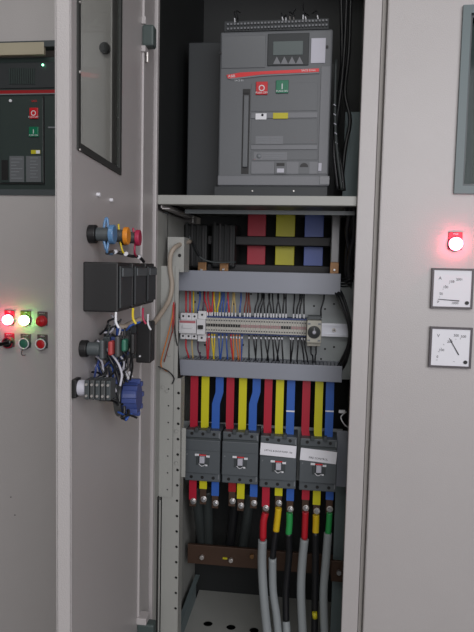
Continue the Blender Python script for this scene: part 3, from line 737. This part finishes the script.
# wires at the terminals
def wires(lst, top):
    cnt = {}
    names = {'w_red': 'red', 'w_yellow': 'yellow', 'w_blue': 'blue', 'w_brown': 'brown', 'w_tan': 'tan', 'w_orange': 'orange', 'w_purple': 'dark purple', 'black_wire': 'black'}
    for px, k, y1, bend in lst:
        n = cnt.get(k, 0); cnt[k] = n + 1
        sl = (px - 256) * .022
        dx = bend
        if top:
            pts = P3([(px + dx * .6, 288, .165), (px + dx, 293.5, .160), (px + dx * .9, 300, .152), (px, 309, .150), (px, y1 + sl, .155), (px, y1 + 3 + sl, .160)])
            lab = '%s wire from upper duct down to the rail, %s %s one from left'
        else:
            pts = P3([(px, y1 - 3 + sl, .160), (px, y1 + sl, .155), (px, y1 + 8 + sl, .150), (px + dx * .8, 356, .152), (px + dx, 362, .160), (px + dx, 369, .165)])
            lab = '%s wire from the rail down into lower duct, %s %s one from left'
        nm = names[k]
        o = MB().tube(pts, .00145 if k != 'w_red' else .0016, k, seg=8, n=5).done('control_wire', None, lab % (nm, ordi(n), nm), 'wire', nm + (' wires above the terminals' if top else ' wires below the terminals'))
        if px > 206 and px < 306:
            c1 = at(px, (y1 - 5 if top else y1 + 2) + sl, .151); c2 = at(px, (y1 - 1 if top else y1 + 6) + sl, .153)
            MB().cyl(c1, c2, .0016, 'white', seg=8).done('wire_marker', o)
T = 318
wires([(186, 'w_red', 314, 0), (190, 'w_red', 314, 0), (193.5, 'w_yellow', 314, 0), (198, 'w_blue', 312, 2), (203, 'w_purple', 312, 1), (207.5, 'w_red', T, -3), (210, 'w_red', T, -2), (212, 'w_red', T, 1), (215, 'w_yellow', T, -1), (217.5, 'w_yellow', T, 2), (220, 'w_blue', T, 2), (223, 'w_blue', T, 1), (226, 'w_blue', T, 2), (229, 'w_red', T, -1), (232, 'w_tan', T, 1), (235.5, 'w_tan', T, -1), (240, 'w_blue', T, 1), (244.5, 'w_brown', T, 2), (247.5, 'w_brown', T, 1), (250, 'w_brown', T, -1),
       (255, 'black_wire', T, 3), (258, 'black_wire', T, 4), (261, 'black_wire', T, 3), (264.5, 'black_wire', T, -1), (267.5, 'black_wire', T, 2), (271, 'black_wire', T, -2), (273.5, 'black_wire', T, -1), (276.5, 'black_wire', T, 2), (280, 'black_wire', T, -2), (283, 'black_wire', T, 1), (286, 'black_wire', T, 0), (293.5, 'black_wire', T, 1), (297, 'black_wire', T, 3), (300, 'black_wire', T, 2), (304, 'black_wire', T, 0), (321, 'black_wire', 313, 3)], True)
B_ = 335
wires([(186, 'w_red', 341, 3), (192, 'w_tan', 341, 1), (198, 'w_purple', 343, 3), (206.5, 'w_red', B_, 1), (209, 'w_red', B_, -1), (212, 'w_yellow', B_, 2), (214.5, 'w_yellow', B_, -1), (219, 'w_blue', B_, 1), (222.5, 'w_blue', B_, -2), (226.5, 'w_blue', B_, 1), (231, 'w_red', B_, 2), (233.5, 'w_orange', B_, 0), (236.5, 'w_orange', B_, 2), (239.5, 'w_orange', B_, 1), (242, 'w_blue', B_, -1), (249, 'black_wire', B_, 0), (254, 'black_wire', B_, 2), (256.5, 'black_wire', B_, -1), (261, 'black_wire', B_, 1), (265.5, 'black_wire', B_, 3), (269, 'black_wire', B_, -2), (273, 'black_wire', B_, 1), (275.5, 'black_wire', B_, 3), (279, 'black_wire', B_, -2), (282, 'black_wire', B_, 1), (290.5, 'black_wire', B_, 0), (293, 'black_wire', B_, -2), (298, 'black_wire', B_, -1), (302, 'black_wire', B_, 2), (304.5, 'black_wire', B_, 3), (311, 'black_wire', 344, 2), (316, 'black_wire', 344, -1)], False)
# arcs at the right end
for i, (dx, r_) in enumerate(((0, .0034), (3, .0024), (-3, .0020))):
    MB().tube(P3([(334 + dx, 286, .15), (340 + dx, 296, .12), (346 + dx * .7, 312, .11), (350 + dx * .4, 328, .108), (349 + dx * .4, 345, .11), (343 + dx, 362, .122), (338 + dx, 371, .155)]), r_, 'black_wire').done('control_wire', None, ['thick black wire arcing between the ducts at the right end', 'outermost black wire arcing past the right end of the rail', 'thin black wire on inner side of the right arc'][i], 'wire', 'black wires arcing at the right end')
for i in range(4):
    MB().tube(P3([(336, 277 + 2.5 * i, .16), (342, 279 + 2.5 * i, .13), (350, 276 + 3.5 * i, .12), (354 - i, 270 + 6 * i, .13)]), .0016, 'black_wire').done('control_wire', None, '%s from top of four black wires leaving the upper duct end' % ordi(i), 'wire', 'black wires leaving the upper duct end')

# left loose wires
for i, (k, l, lab) in enumerate((('w_orange', [(173, 292, .05), (172.5, 315, .035), (168, 335, .03), (161, 362, .03), (165, 370, .035), (176, 373, .05)], 'orange wire hanging left of the ducts, bent at the bottom'),
        ('w_brown', [(174.5, 292, .05), (174.5, 320, .034), (170, 340, .03), (164, 362, .03)], 'brown wire hanging left of the ducts'),
        ('black_wire', [(175.5, 292, .05), (175, 330, .035), (178, 350, .05), (180, 376, .09)], 'black wire curving down beside left end of lower duct'),
        ('black_wire', [(157, 366, .025), (168, 371, .03), (174, 378, .036), (172, 384, .036)], 'short black wire crossing the cover strip toward lower duct'),
        ('w_red', [(173.8, 292, .05), (173.5, 310, .036), (172.5, 333, .034)], 'short red wire hanging left of the ducts'))):
    MB().tube(P3(l), .0011, k).done('control_wire', None, lab, 'wire')
MB().tube([dw(onslice(126, 339, .10)), dw(onslice(140, 331, .06)), at(152, 325, -.02), at(163, 311, .01), at(170, 298, .03), at(172, 284, .036), at(170, 268, .036), at(171, 254, .034), at(177, 246, .045), at(190, 241.5, .1)], .0042, 'sleeve', seg=12).done('cable_sleeve', None, 'thick pale corrugated cable sleeve looping from the door into the cabinet', 'cable sleeve')
MB().tube(P3([(191, 241, .1), (193, 244, .11), (199, 256, .12)]), .0022, 'black_wire').done('control_wire', None, 'short black wire leaving the top end of the pale sleeve', 'wire')
MB().tube(P3([(346, 412, .14), (341, 417, .12), (344, 424, .12), (349, 428, .13)]), .0012, 'white').done('control_wire', None, 'small white wire loop right of the fourth moulded breaker', 'wire')
r_ = at(343, 412, .15); MB().box(r_.x - .008, r_.x + .004, .15, .156, r_.z - .003, r_.z + .003, 'white', .001).done('cable_connector', None, 'small white connector on the white wire loop', 'connector')
# ---------------------------------------------------------------- coloured bars and moulded case breakers
MY = .125
mpx = [(184.3, 431.5, 219.8, 482.5), (222, 433.2, 257.7, 485), (259, 436.2, 297, 489.5), (299.3, 439, 337, 492.5)]
bx = [(194, 205, 217), (230, 242.5, 254), (268, 279.5, 291.5), (306, 318.7, 330.5)]
wL = rect(*mpx[1], MY); MW, MH = wL[1] - wL[0] + .001, wL[3] - wL[2]
def mk_mccb():
    r = thing('moulded_breaker', 'x', 'circuit breaker', (0, 0, 0), 'moulded case breakers')
    w, h = MW, MH
    b = MB(); b.box(-w / 2, w / 2, .006, .065, 0, h, 'mccb', .002); b.box(-w * .5, w * .5, .0, .02, h * .17, h * .83, 'mccb', .002)
    b.box(-w * .5 + .002, w * .5 - .002, .002, .008, h * .8, h * .86, 'mccb_dark'); b.box(-w * .5 + .001, w * .5 - .001, -.0005, .002, h * .62, h * .625, 'mccb_dark')
    b.done('case', r, local=True)
    for z in (h * .93, h * .08):
        for k in (-1, 0, 1):
            b = MB(); b.cyl((k * w * .31, .0055, z), (k * w * .31, .008, z), .0032, 'black', seg=14); b.done('terminal_screw', r, local=True)
    for z in (h * .9, h * .11):
        MB().box(w * .5 - .004, w * .5 - .0015, .0055, .007, z - .005, z + .006, 'grey_ink').done('corner_mark', r, local=True)
    for sx in (-1, 1):
        b = MB(); b.box(sx * w * .17 - .0035, sx * w * .17 + .0035, .0, .012, h * .97, h + .006, 'mccb_dark', .001); b.done('barrier', r, local=True)
    b = MB(); b.box(-w * .16, w * .2, -.0015, .001, h * .34, h * .55, 'mccb_dark', .001); o = b.done('toggle_surround', r, local=True)
    b = MB(); b.box(-w * .2, -w * .08, -.0022, 0, h * .52, h * .56, 'white', .0004); b.box(w * .12, w * .22, -.0022, 0, h * .5, h * .54, 'white', .0004); b.box(-w * .08, w * .12, -.0022, 0, h * .53, h * .55, 'stripe', .0003)
    b.box(w * .1, w * .16, -.0022, 0, h * .33, h * .36, 'white', .0004); b.done('position_mark', r, local=True)
    b = MB(); b.box(-w * .05, w * .09, -.009, 0, h * .40, h * .53, 'sticker', .001); b.done('toggle', r, local=True)
    b = MB(); b.tube([(-w * .08, -.002, h * .37), (0, -.002, h * .325), (w * .1, -.002, h * .36)], .0007, 'white'); b.done('arc_mark', r, local=True)
    b = MB(); b.cyl((-w * .42, -.001, h * .54), (-w * .42, .001, h * .54), .0014, 'grey_ink', seg=10); b.done('test_button', r, local=True)
    return r
mc = []
labs = ['first moulded case breaker from left, plain dark grey without paper label', 'second moulded case breaker from left, unlabelled, with its white test dot', 'third moulded case breaker, with white paper label reading LIFT', 'rightmost moulded case breaker, with white paper label set lower']
proto = mk_mccb()
for i, q in enumerate(mpx):
    a_, c_, u, t = rect(*q, MY); loc = Vector(((a_ + c_) / 2, MY, u))
    if i == 0: proto.location = loc; WL[proto.name] = loc; r = proto; r['label'] = labs[0]
    else: r = dup(proto, loc, labs[i])
    mc.append(r)
mc[0]['label'] = labs[0]
for i, ang, zt_, s1 in ((2, 2.5, .755, 'LIFT/HL & SHOP PUMP 100'), (3, 4.0, .70, 'FIRE CONTROL')):
    r = mc[i]; w, h = MW, MH; rt = Matrix.Rotation(math.radians(ang), 4, 'Y')
    lb_ = MB().box(-w * .485, w * .485, -.0016, -.0009, h * (zt_ - .115), h * (zt_ + .115), 'paper', rot=rt).done('paper_label', r, local=True)
    text(s1, 0, -.0019, h * (zt_ - (.02 if i == 2 else .05)), .0046 if i == 2 else .0052, 'ink', lb_, rot=math.radians(ang), local=True)
cn = ['red', 'yellow', 'blue']
low = {  # end y of bar, bolt y, boot (colour, y0,y1,x drift)
    0: [(192.5, 500, 502), (203, 489, 500), (215, 496, 504)], 1: [(232, 492, 502), (240.5, 499, 506.5), (253.5, 497, 504)],
    2: [(265.5, 507, 509), (278.5, 496, 504), (290, 501, 510)], 3: [(305.5, 500, 509), (316.5, 505, 512), (329.5, 500, 510)]}
which = ['first', 'second', 'third', 'fourth']
for i in range(4):
    zt_m = WL[mc[i].name].z + MH
    for j in range(3):
        px = bx[i][j]; Y = .15; k = cn[j] + '_bar'
        X = at(px, 405, Y).x; xe = WL[mc[i].name].x + (j - 1) * MW * .31
        ztop = at(px, 368, Y).z
        if j == 2:
            X = at(px + (2.5 if i < 2 else -.5), 390, Y).x; xe = at(px - 1.5, 425, Y).x
            pts = [(X, ztop), (X, at(px, 392, Y).z), (xe, at(px, 404, Y).z), (xe, zt_m - .004)]
        else: pts = [(X, ztop), (X, zt_m + .01), ((X + xe) / 2, zt_m - .004)]
        r = MB().ribbon(pts, .0152 if j < 2 else .0155, .15, .154, k).done('busbar', None, '%s-sleeved bar dropping into the %s moulded breaker from left' % (cn[j], which[i]), 'busbar', 'coloured bars above the moulded breakers')
        if j == 2 and i >= 2:
            MB().box(xe - .0079, xe + .0079, .1494, .1546, at(px, 412, Y).z, at(px, 410.5, Y).z, 'white').done('tape_edge', r)
        # lower stub
        bxp, ye, yb = low[i][j]; X = at(bxp, ye, .15).x
        r = thing('connection_bar', '%s connection bar with bolt below the %s moulded breaker from left' % (cn[j], which[i]), 'busbar', (X, .15, at(bxp, ye + 10, .15).z), 'connection bars below the moulded breakers')
        zb_ = at(bxp, ye, .15).z; zb2 = at(bxp, yb + 4.5, .15).z
        kk = k if not (i == 1 and j in (0,)) else 'stripe_dark'
        MB().box(X - .0075, X + .0075, .150, .154, zb_, WL[mc[i].name].z + .004, kk, .0005).done('sleeve', r)
        MB().box(X - .0065, X + .0065, .1505, .1535, zb2, zb_, 'copper', .0005).done('lug', r)
        p = at(bxp + .3, yb, .145)
        b = MB(); b.cyl((p.x, .1505, p.z), (p.x, .1485, p.z), .0062, 'bolt', seg=20, bev=.0004); b.cyl((p.x, .1485, p.z), (p.x, .1425, p.z), .0042, 'steel', seg=6, bev=.0005)
        b.done('bolt', r)
# cable mount bars (grey plates behind the breakers)
MB().pr(181, 425, 342, 478, .195, .003, 'plate', .0005).done('breaker_mounting_plate', None, 'grey steel plate behind the four moulded breakers', 'plate')
b = MB(); a_, c_, u, t = rect(337, 431, 349, 487, .165); b.box(a_ - .002, XW, .165, .168, u, t, 'duct', .0005); b.done('side_bracket', cab, label='grey bracket plate right of the moulded breakers')
b = MB(); a_, c_, u, t = rect(174, 428, 185.5, 477, .06); b.box(a_ + .004, c_, .06, .063, u, t, 'paint_in', .0005)
for py in (431, 463):
    p = at(176.5, py, .044); b.cyl(p, p + Vector((0, -.003, 0)), .003, 'paint_in', seg=14, bev=.0006)
b.done('side_bracket', cab, label='grey bracket plate left of the moulded breakers')

# boots and outgoing cables
def cable(x_, segs, label, group='outgoing power cables'):
    r = thing('power_cable', label, 'cable', at(*segs[-1][1][-1]), group)
    for nm, pts, rr_, k in segs:
        MB().tube(P3(pts), rr_, k, seg=14).done(nm, r)
cab_defs = [
 ([('colour_boot', [(265.5, 513, .142), (263.5, 522, .140), (263, 538, .14)], .0068, 'red_boot'), ('core', [(263, 536, .14), (262.5, 541, .14)], .0055, 'red_boot'), ('sheath', [(262.5, 540, .14), (262, 565, .14), (264, 600, .13), (268, 640, .12), (270, 665, .12)], .0088, 'grey_cable')], 'grey cable with red boot below third moulded breaker'),
 ([('colour_boot', [(278.5, 508, .143), (277.5, 518, .143), (276, 531, .143)], .0064, 'yellow_boot'), ('core', [(276, 530, .143), (274, 545, .143), (272.5, 560, .143)], .0060, 'black_wire'), ('sheath', [(272.5, 558, .143), (273, 590, .14), (277, 620, .13), (280, 660, .12)], .0078, 'grey_cable')], 'grey cable with yellow boot and black core below third moulded breaker'),
 ([('colour_boot', [(289.5, 513, .143), (289.5, 522, .143), (288.5, 534.5, .143)], .0064, 'green_boot'), ('core', [(288.5, 533, .143), (289, 555, .15), (286, 590, .15), (286, 622, .14)], .0068, 'black_wire'), ('sheath', [(286, 621, .14), (287, 640, .13), (287, 665, .12)], .0080, 'grey_cable')], 'cable with green boot and long black core below third moulded breaker'),
 ([('colour_boot', [(305.5, 512, .143), (305, 524, .143), (304.5, 538, .143)], .0062, 'red_boot'), ('core', [(304.5, 536, .143), (304.5, 540, .143)], .0052, 'red_boot'), ('sheath', [(304.5, 539, .143), (302, 565, .14), (301, 595, .135), (303, 640, .13), (304, 665, .12)], .0084, 'grey_cable')], 'grey cable with red boot below fourth moulded breaker'),
 ([('colour_boot', [(316, 515, .143), (316, 522, .143), (315.5, 533.5, .143)], .0064, 'yellow_boot'), ('core', [(315.5, 532, .143), (315.5, 560, .145), (315, 600, .145), (314, 665, .14)], .0068, 'black_wire'), ('yellow_tag', [(314.5, 612, .136), (315, 618, .136)], .0050, 'yellow_label')], 'black cable with yellow boot and yellow tag below fourth moulded breaker'),
 ([('colour_boot', [(329.5, 513, .143), (329, 522, .143), (328, 534.5, .143)], .0058, 'green_boot'), ('sheath', [(328, 533, .143), (326, 560, .14), (323.5, 595, .135), (325, 640, .13), (327, 665, .12)], .0080, 'grey_cable')], 'grey cable with green boot, rightmost of the outgoing cables')]
for segs, lab in cab_defs: cable(0, segs, lab)
for i, (l, k) in enumerate((([(196, 486, .22), (199, 515, .24), (202, 540, .29), (204, 560, .30)], 'dark_cable'), ([(207, 490, .22), (208, 520, .25), (208, 542, .29), (209, 560, .30)], 'dark_cable'), ([(236, 492, .24), (233, 520, .26), (230, 545, .29), (230, 560, .30)], 'black_wire'), ([(250, 492, .22), (247, 520, .24), (243, 543, .29), (242, 560, .30)], 'dark_cable'))):
    MB().tube(P3(l), .011, k, seg=12).done('power_cable', None, '%s from left of the dark cables behind the lower left breakers' % ordi(i), 'cable', 'dark cables behind the lower left breakers')
# copper bar across
r = thing('earth_bar', 'brown copper bar crossing the lower compartment behind the cables', 'busbar', (at(250, 570, .26).x, .26, at(250, 570, .26).z))
a_, c_, u, t = rect(182, 547, 262, 566, .26)
MB().box(XL + .01, XW - .002, .26, .268, u, t, 'copper', .001).done('bar', r)
for px, py in ((202, 557), (231, 560), (252, 556), (290, 562), (345, 566)):
    p = at(px, py, .258); MB().cyl((p.x, .26, p.z), (p.x, .253, p.z), .0052, 'bolt' if px < 240 else 'brass', seg=6, bev=.0005).done('bolt', r)
p = at(225, 558.5, .258); MB().box(p.x - .005, p.x + .005, .258, .26, p.z - .002, p.z + .002, 'yellow_label').done('sticker', r)
a_, c_, u, t = rect(331, 561, 343, 582, .17)
b = MB(); b.box(a_, XW - .001, .17, .176, u, t, 'copper', .001); b.cyl((c_ - .008, .17, (u + t) / 2), (c_ - .008, .163, (u + t) / 2), .005, 'steel', seg=6); b.done('earth_tab', None, 'short copper tab with bolt beside right wall near the outgoing cables', 'busbar')

# ---------------------------------------------------------------- devices on the inside of the door
def dthing(name, label, cat, p, group=None):
    o = thing(name, label, cat, dw(p), group, rz=DA); return o
def dpart(b, name, r, p, label=None):              # b is in door-local coordinates
    for v in b.b.verts: v.co -= Vector(p)
    return b.done(name, r, label=label, local=True)
# top row
def knobdev(px, py, lens, label, cat, kbase='black', rad=.0105, L=.03, r0=.0095, kmid='bezel', disc=None):
    p = onface(px, py); r = dthing('lamp_holder', label, cat, p, 'device backs on the door')
    b = MB(); b.cyl(p, p + Vector((0, .009, 0)), rad, kbase, seg=28, bev=.001); dpart(b, 'clamp_ring', r, p)
    b = MB(); b.cyl(p + Vector((0, .009, 0)), p + Vector((0, L, 0)), r0 * .82, kmid, seg=24, bev=.001); dpart(b, 'barrel', r, p)
    if disc:
        b = MB(); b.cyl(p + Vector((0, L, 0)), p + Vector((0, L + .006, 0)), r0 * 1.15, disc, seg=24, bev=.001); dpart(b, 'contact_cap', r, p)
    return p
pa = knobdev(89, 234, None, 'black and grey lamp back, nearest of top row on the door', 'lamp holder', L=.024, disc='blue_lens')
pb = knobdev(105, 235.5, None, 'dark lamp back with orange cap, middle of top row on the door', 'lamp holder', L=.024, kmid='dial', disc='orange_disc')
pc = knobdev(120, 237.5, None, 'dark lamp back with pink cap, farthest in top row on the door', 'lamp holder', L=.022, kmid='dial', disc='pink_disc')
def dtube(pts, r, k, name, label, cat='wire', group=None, seg=8):
    return MB().tube([dw(p) for p in pts], r, k, seg=seg).done(name, None, label, cat, group)
def ds(px, py, u): return onslice(px, py, u)
ua, ub, uc = pa.x, pb.x, pc.x
dtube([ds(106, 250, ua), ds(103.5, 236, ua), ds(105, 221, ua), ds(107.5, 220, ua), ds(108.5, 240, ua), ds(107, 252, ua), ds(112, 254, ua - .02)], .0016, 'blue_lens', 'control_wire', 'pale blue looped wire around the nearest lamp back')
dtube([ds(118.5, 224, ub), ds(120, 240, ub), ds(123, 252, ub), ds(127, 254, ub - .01)], .0012, 'w_yellow', 'control_wire', 'yellow wire dropping from the orange-capped lamp back')
dtube([ds(133, 228, uc), ds(135, 240, uc), ds(134.5, 252, uc), ds(136, 256, uc - .01)], .0015, 'pink_disc', 'control_wire', 'pink wire dropping from the farthest lamp back')
dtube([ds(107, 253, ua), ds(114, 252, ub + .03), ds(121, 253, ub), ds(131, 256, uc), ds(139, 257, uc - .02), ds(144, 262, uc - .03)], .0022, 'black_wire', 'cable_harness', 'black harness running along the top of the relays on the door', 'cable')
for i, (a_, c_) in enumerate(((1.0, 2), (2.2, 3), (3.4, 4))):
    q = [ds(113, 252, ub + .03), ds(124, 254, ub - .005), ds(137, 257, uc - .02)][i]
    b = MB(); b.tube([dw(q + Vector((.004, .003, 0))), dw(q + Vector((-.004, .003, .001)))], .0026, 'white'); b.done('cable_tie', None, ['nearest', 'middle', 'farthest'][i] + ' white cable tie on the black harness above the relays', 'cable tie', 'white cable ties on the door harness')
# relays
u1 = onface(83, 286).x
vp = ds(118, 286, u1).y
zt_ = ds(100, 262, u1).z; zb_ = ds(100, 312, u1).z
def u_of(px, v):   # u for pixel column at protrusion v
    return onface(px, 286, v).x
rel = [(u1, u_of(130, vp)), (u_of(133, vp), u_of(144, vp)), (u_of(146, vp), u_of(154, vp))]
print('relays', rel, vp)
for i, (A, B) in enumerate(rel):
    p = Vector(((A + B) / 2, 0, zb_)); r = dthing('meter_housing', ['nearest', 'middle', 'farthest'][i] + ' black box of three mounted in a row on the inside of the door', 'instrument', p, 'black meter housings on the door')
    b = MB(); b.box(B, A, 0, vp, zb_, zt_, 'black', .0015); dpart(b, 'case', r, p)
    b = MB(); b.box(B + .002, A - .002, vp, vp + .003, zb_ + .004, zt_ - .004, 'breaker_dark', .001); dpart(b, 'rear_cover', r, p)
    b = MB(); b.box(B + .004, A - .004, vp + .003, vp + .005, zt_ - .016, zt_ - .006, 'bezel', .0008); dpart(b, 'terminal_cover', r, p)
for i, (px, py, k) in enumerate(((133, 314, 'w_yellow'), (143, 314, 'pink_disc'), (116, 318, 'white'), (148, 320, 'white'))):
    u = rel[min(i, 1)][0] if i < 2 else (u1 if i == 2 else rel[2][0])
    dtube([ds(px, py - 6, u), ds(px, py + 4, u), ds(px + 3, py + 10, u)], .0014, k, 'control_wire', ['yellow wire below the relays', 'pink wire below the relays', 'white wire below the nearest relay', 'white wire tail below the farthest relay'][i] + ' on the door')
# lower black relay
u2 = onface(125, 345).x; v2 = ds(148, 345, u2).y
zt2 = ds(140, 322, u2).z; zb2 = ds(140, 363, u2).z
p = Vector((u2, 0, zb2)); r = dthing('relay', 'black plug-in relay box hanging on the door under the meter housings', 'relay', p)
v0 = max(.002, ds(136, 345, u2).y); b = MB(); b.box(u2 - .03, u2, v0, v2 + .004, zb2, zt2, 'black', .002); dpart(b, 'case', r, p)
b = MB(); b.box(u2 - .028, u2 - .002, .0005, v0, zb2 + .006, zt2 - .006, 'breaker_dark', .001); dpart(b, 'socket', r, p)
b = MB(); b.cyl(Vector((u2, v0 + .006, zb2 + .010)), Vector((u2 + .002, v0 + .006, zb2 + .010)), .0014, 'white', seg=10); dpart(b, 'screw', r, p)
# second row
pd = onface(81, 348.5); r = dthing('push_button', 'push button back with black collar, middle row on the door', 'button', pd)
b = MB(); b.cyl(pd, pd + Vector((0, .008, 0)), .0095, 'black', seg=24, bev=.001); dpart(b, 'collar', r, pd)
b = MB(); b.cyl(pd + Vector((0, .008, 0)), pd + Vector((0, .022, 0)), .0075, 'bezel', seg=24, bev=.001); dpart(b, 'barrel', r, pd)
for i, (k, o_) in enumerate((('bezel', .022), ('block_red', .030), ('dial', .036), ('green_disc', .042), ('black', .05))):
    b = MB(); q = pd + Vector((-.006 * i, o_, .001 * i)); hz_ = (.011, .008, .012, .007, .012)[i]; b.box(q.x - .007, q.x + .007, q.y, q.y + .0055, q.z - hz_, q.z + hz_, k, .0022); dpart(b, 'contact_block', r, pd, label=('red contact block' if i == 1 else 'green contact block' if i == 3 else None))
pe = onface(95, 347); r = dthing('push_button', 'smaller dark button back behind the middle row collar on the door', 'button', pe)
b = MB(); b.cyl(pe, pe + Vector((0, .012, 0)), .009, 'dial', seg=24, bev=.001); dpart(b, 'collar', r, pe)
for i in range(3):
    b = MB(); q = pe + Vector((0, .012 + .009 * i, 0)); b.box(q.x - .009, q.x + .009, q.y, q.y + .0085, q.z - .014, q.z + .014, ('bezel', 'blue_switch', 'dial')[i], .0015); dpart(b, 'contact_block', r, pe)
# third row: rotary switch
pf = onface(74, 387.5); r = dthing('rotary_switch', 'rotary switch on the door with black knob, grey stack and large blue end', 'switch', pf)
b = MB(); b.box(pf.x - .009, pf.x + .009, 0, .005, pf.z - .010, pf.z + .010, 'black', .001); dpart(b, 'mounting_plate', r, pf)
b = MB(); b.cyl(pf + Vector((0, .005, 0)), pf + Vector((0, .014, 0)), .0085, 'sticker', seg=20, bev=.001); dpart(b, 'clamp_nut', r, pf)
for i in range(5):
    b = MB(); q = pf + Vector((0, .0145 + .0058 * i, 0)); b.box(q.x - .0105, q.x + .0105, q.y, q.y + .005, q.z - .0105, q.z + .0105, 'dial' if i % 2 else 'mccb_dark', .001)
    for sz in (-1, 1): b.cyl(q + Vector((.0105, .0025, .006 * sz)), q + Vector((.0125, .0025, .006 * sz)), .0014, 'bolt', seg=8)
    dpart(b, 'contact_stack', r, pf)
# blue round device
ug = onface(100, 395).x; q0 = ds(118, 397, ug); q1 = ds(125, 397, ug); q2 = ds(139.5, 397, ug); rr_ = (ds(128, 378, ug).z - ds(128, 416, ug).z) / 2
r = dthing('cam_switch', 'round blue-and-black cam switch back hanging at the bottom of the door wiring', 'switch', q0)
c0 = (q0 + q1) / 2
b = MB(); b.cyl(q0, q1, rr_, 'dial', seg=32, bev=.001); dpart(b, 'flange', r, q0, label='dark disc flange')
b = MB(); b.cyl(q1, q2, rr_ * .88, 'blue_switch', r2=rr_ * .78, seg=32, bev=.002)
for k in range(8):
    an = 2 * PI * k / 8; cc = (q1 + q2) / 2 + Vector((math.cos(an), 0, math.sin(an))) * rr_ * .84
    b.box(cc.x - .003, cc.x + .003, q1.y + .001, q2.y + .001, cc.z - .003, cc.z + .003, 'blue_switch', .001)
dpart(b, 'body', r, q0, label='blue body with terminal ribs')
b = MB(); b.cyl(Vector((q0.x, 0, q0.z)), q0, .006, 'dial', seg=18); dpart(b, 'shaft', r, q0)
# wire tangle: individual wires
random.seed(11)
cols = ['black_wire', 'black_wire', 'dark_cable', 'w_blue', 'black_wire', 'black_wire', 'sticker', 'black_wire', 'blue_switch', 'sticker']
cname = {'black_wire': 'black', 'dark_cable': 'dark grey', 'w_blue': 'blue', 'sticker': 'white', 'blue_switch': 'deep blue', 'w_red': 'red'}
tang = [(98, 340, 112, 362, 120, 385), (104, 330, 116, 350, 122, 378), (110, 325, 112, 348, 104, 372), (118, 326, 122, 345, 110, 366), (125, 328, 127, 350, 126, 378), (130, 330, 131, 352, 130, 380), (96, 356, 104, 372, 116, 392),
        (92, 372, 104, 380, 118, 400), (100, 352, 96, 368, 92, 384), (108, 346, 120, 356, 128, 376), (112, 372, 122, 372, 128, 382), (96, 386, 104, 398, 118, 405), (103, 340, 108, 330, 118, 322), (120, 330, 130, 326, 140, 322), (100, 334, 108, 324, 116, 318),
        (106, 368, 98, 378, 94, 390), (114, 358, 106, 366, 100, 392), (124, 360, 114, 372, 108, 388), (128, 352, 120, 364, 116, 384), (119, 345, 124, 362, 122, 380), (110, 352, 118, 366, 124, 384), (128, 340, 134, 350, 131, 372), (105, 356, 112, 376, 114, 396), (132, 414, 126, 420, 118, 412), (128, 410, 122, 418, 124, 406), (112, 334, 122, 338, 128, 350)]
cnt = {}
tang = tang + [tuple(v + random.uniform(-6, 6) for v in t_) for t_ in tang if t_[4] < 128]
for i, (x0, y0, x1, y1, x2, y2) in enumerate(tang):
    k = cols[i % len(cols)]; u = .20 + .045 * random.random(); u = onface(94, 360).x + random.uniform(-.03, .035)
    A = ds(x0, y0, u); B = ds(x1, y1, u + random.uniform(-.012, .012)); D = ds(x2, y2, u + random.uniform(-.008, .008))
    if A.y < .004: A.y = .006
    n = cnt.get(k, 0); cnt[k] = n + 1
    o = dtube([A, A.lerp(B, .5) + Vector((0, random.uniform(-.004, .004), random.uniform(-.004, .004))), B, B.lerp(D, .5) + Vector((0, random.uniform(-.005, .005), 0)), D], .0013 + .0007 * (i % 3 == 0 and k != 'sticker'), k, 'control_wire', '%s wire in the tangle on the open door, one of several alike' % cname[k], 'wire', '%s wires tangled on the door' % cname[k])
for i, (px, py) in enumerate(((112, 352), (108, 345), (117, 365), (104, 377), (110, 388), (126, 374), (129, 372))):
    p = ds(px, py, ug + .012); b = MB(); b.cyl(p, p + Vector((.002, .004, -.006)), .0018, 'white', seg=8)
    for v in b.b.verts: v.co = dw(v.co)
    b.done('wire_ferrule', None, 'small white wire ferrule in the tangle on the open door', 'ferrule', 'white ferrules in the door tangle')
dtube([ds(103, 352, ug), ds(108, 350, ug), ds(118, 349, ug), ds(126, 348, ug), ds(134, 353, ug - .01)], .0022, 'sleeve', 'cable_harness', 'pale beige cable crossing the wire tangle on the door', 'cable')
dtube([ds(118, 326, ug), ds(124, 327, ug), ds(130, 324, ug - .02), ds(141, 319, ug - .04)], .0034, 'sleeve', 'cable_harness', 'thick beige taped harness just below the door relays', 'cable')
pt = ds(98, 374, ug + .02); b = MB(); b.box(pt.x - .002, pt.x + .002, pt.y - .004, pt.y + .004, pt.z - .012, pt.z + .012, 'sticker', .001)
for v in b.b.verts: v.co = dw(v.co)
b.done('connector', None, 'pale translucent connector left of the wire tangle on door', 'connector')

# ---------------------------------------------------------------- light
def area(name, loc, tgt, sx, sy, e, col=(1, 1, 1)):
    l = bpy.data.lights.new(name, 'AREA'); l.shape = 'RECTANGLE'; l.size = sx; l.size_y = sy; l.energy = e; l.color = col
    o = bpy.data.objects.new(name, l); C.objects.link(o); o.location = loc
    o.rotation_euler = (Vector(tgt) - Vector(loc)).to_track_quat('-Z', 'Y').to_euler(); return o
area('soft_front_light', (.68, -2.0, 1.38), (.1, 0, .98), 1.6, 1.1, 31, (1, .98, 1.02))  # large soft light added to brighten fronts and interior, no window there
area('ceiling_lamp', (-.5, -2.2, 2.7), (-.3, 0, 1.0), 1.4, .3, 10, (1, 1, .96))
W = bpy.data.worlds.new('world'); S.world = W; W.use_nodes = True
W.node_tree.nodes['Background'].inputs[0].default_value = (.9, .95, 1, 1); W.node_tree.nodes['Background'].inputs[1].default_value = .05
S.view_settings.view_transform = 'Standard'; S.view_settings.look = 'None'; S.view_settings.exposure = 0.0; S.view_settings.gamma = 1; S.view_settings.use_curve_mapping = False
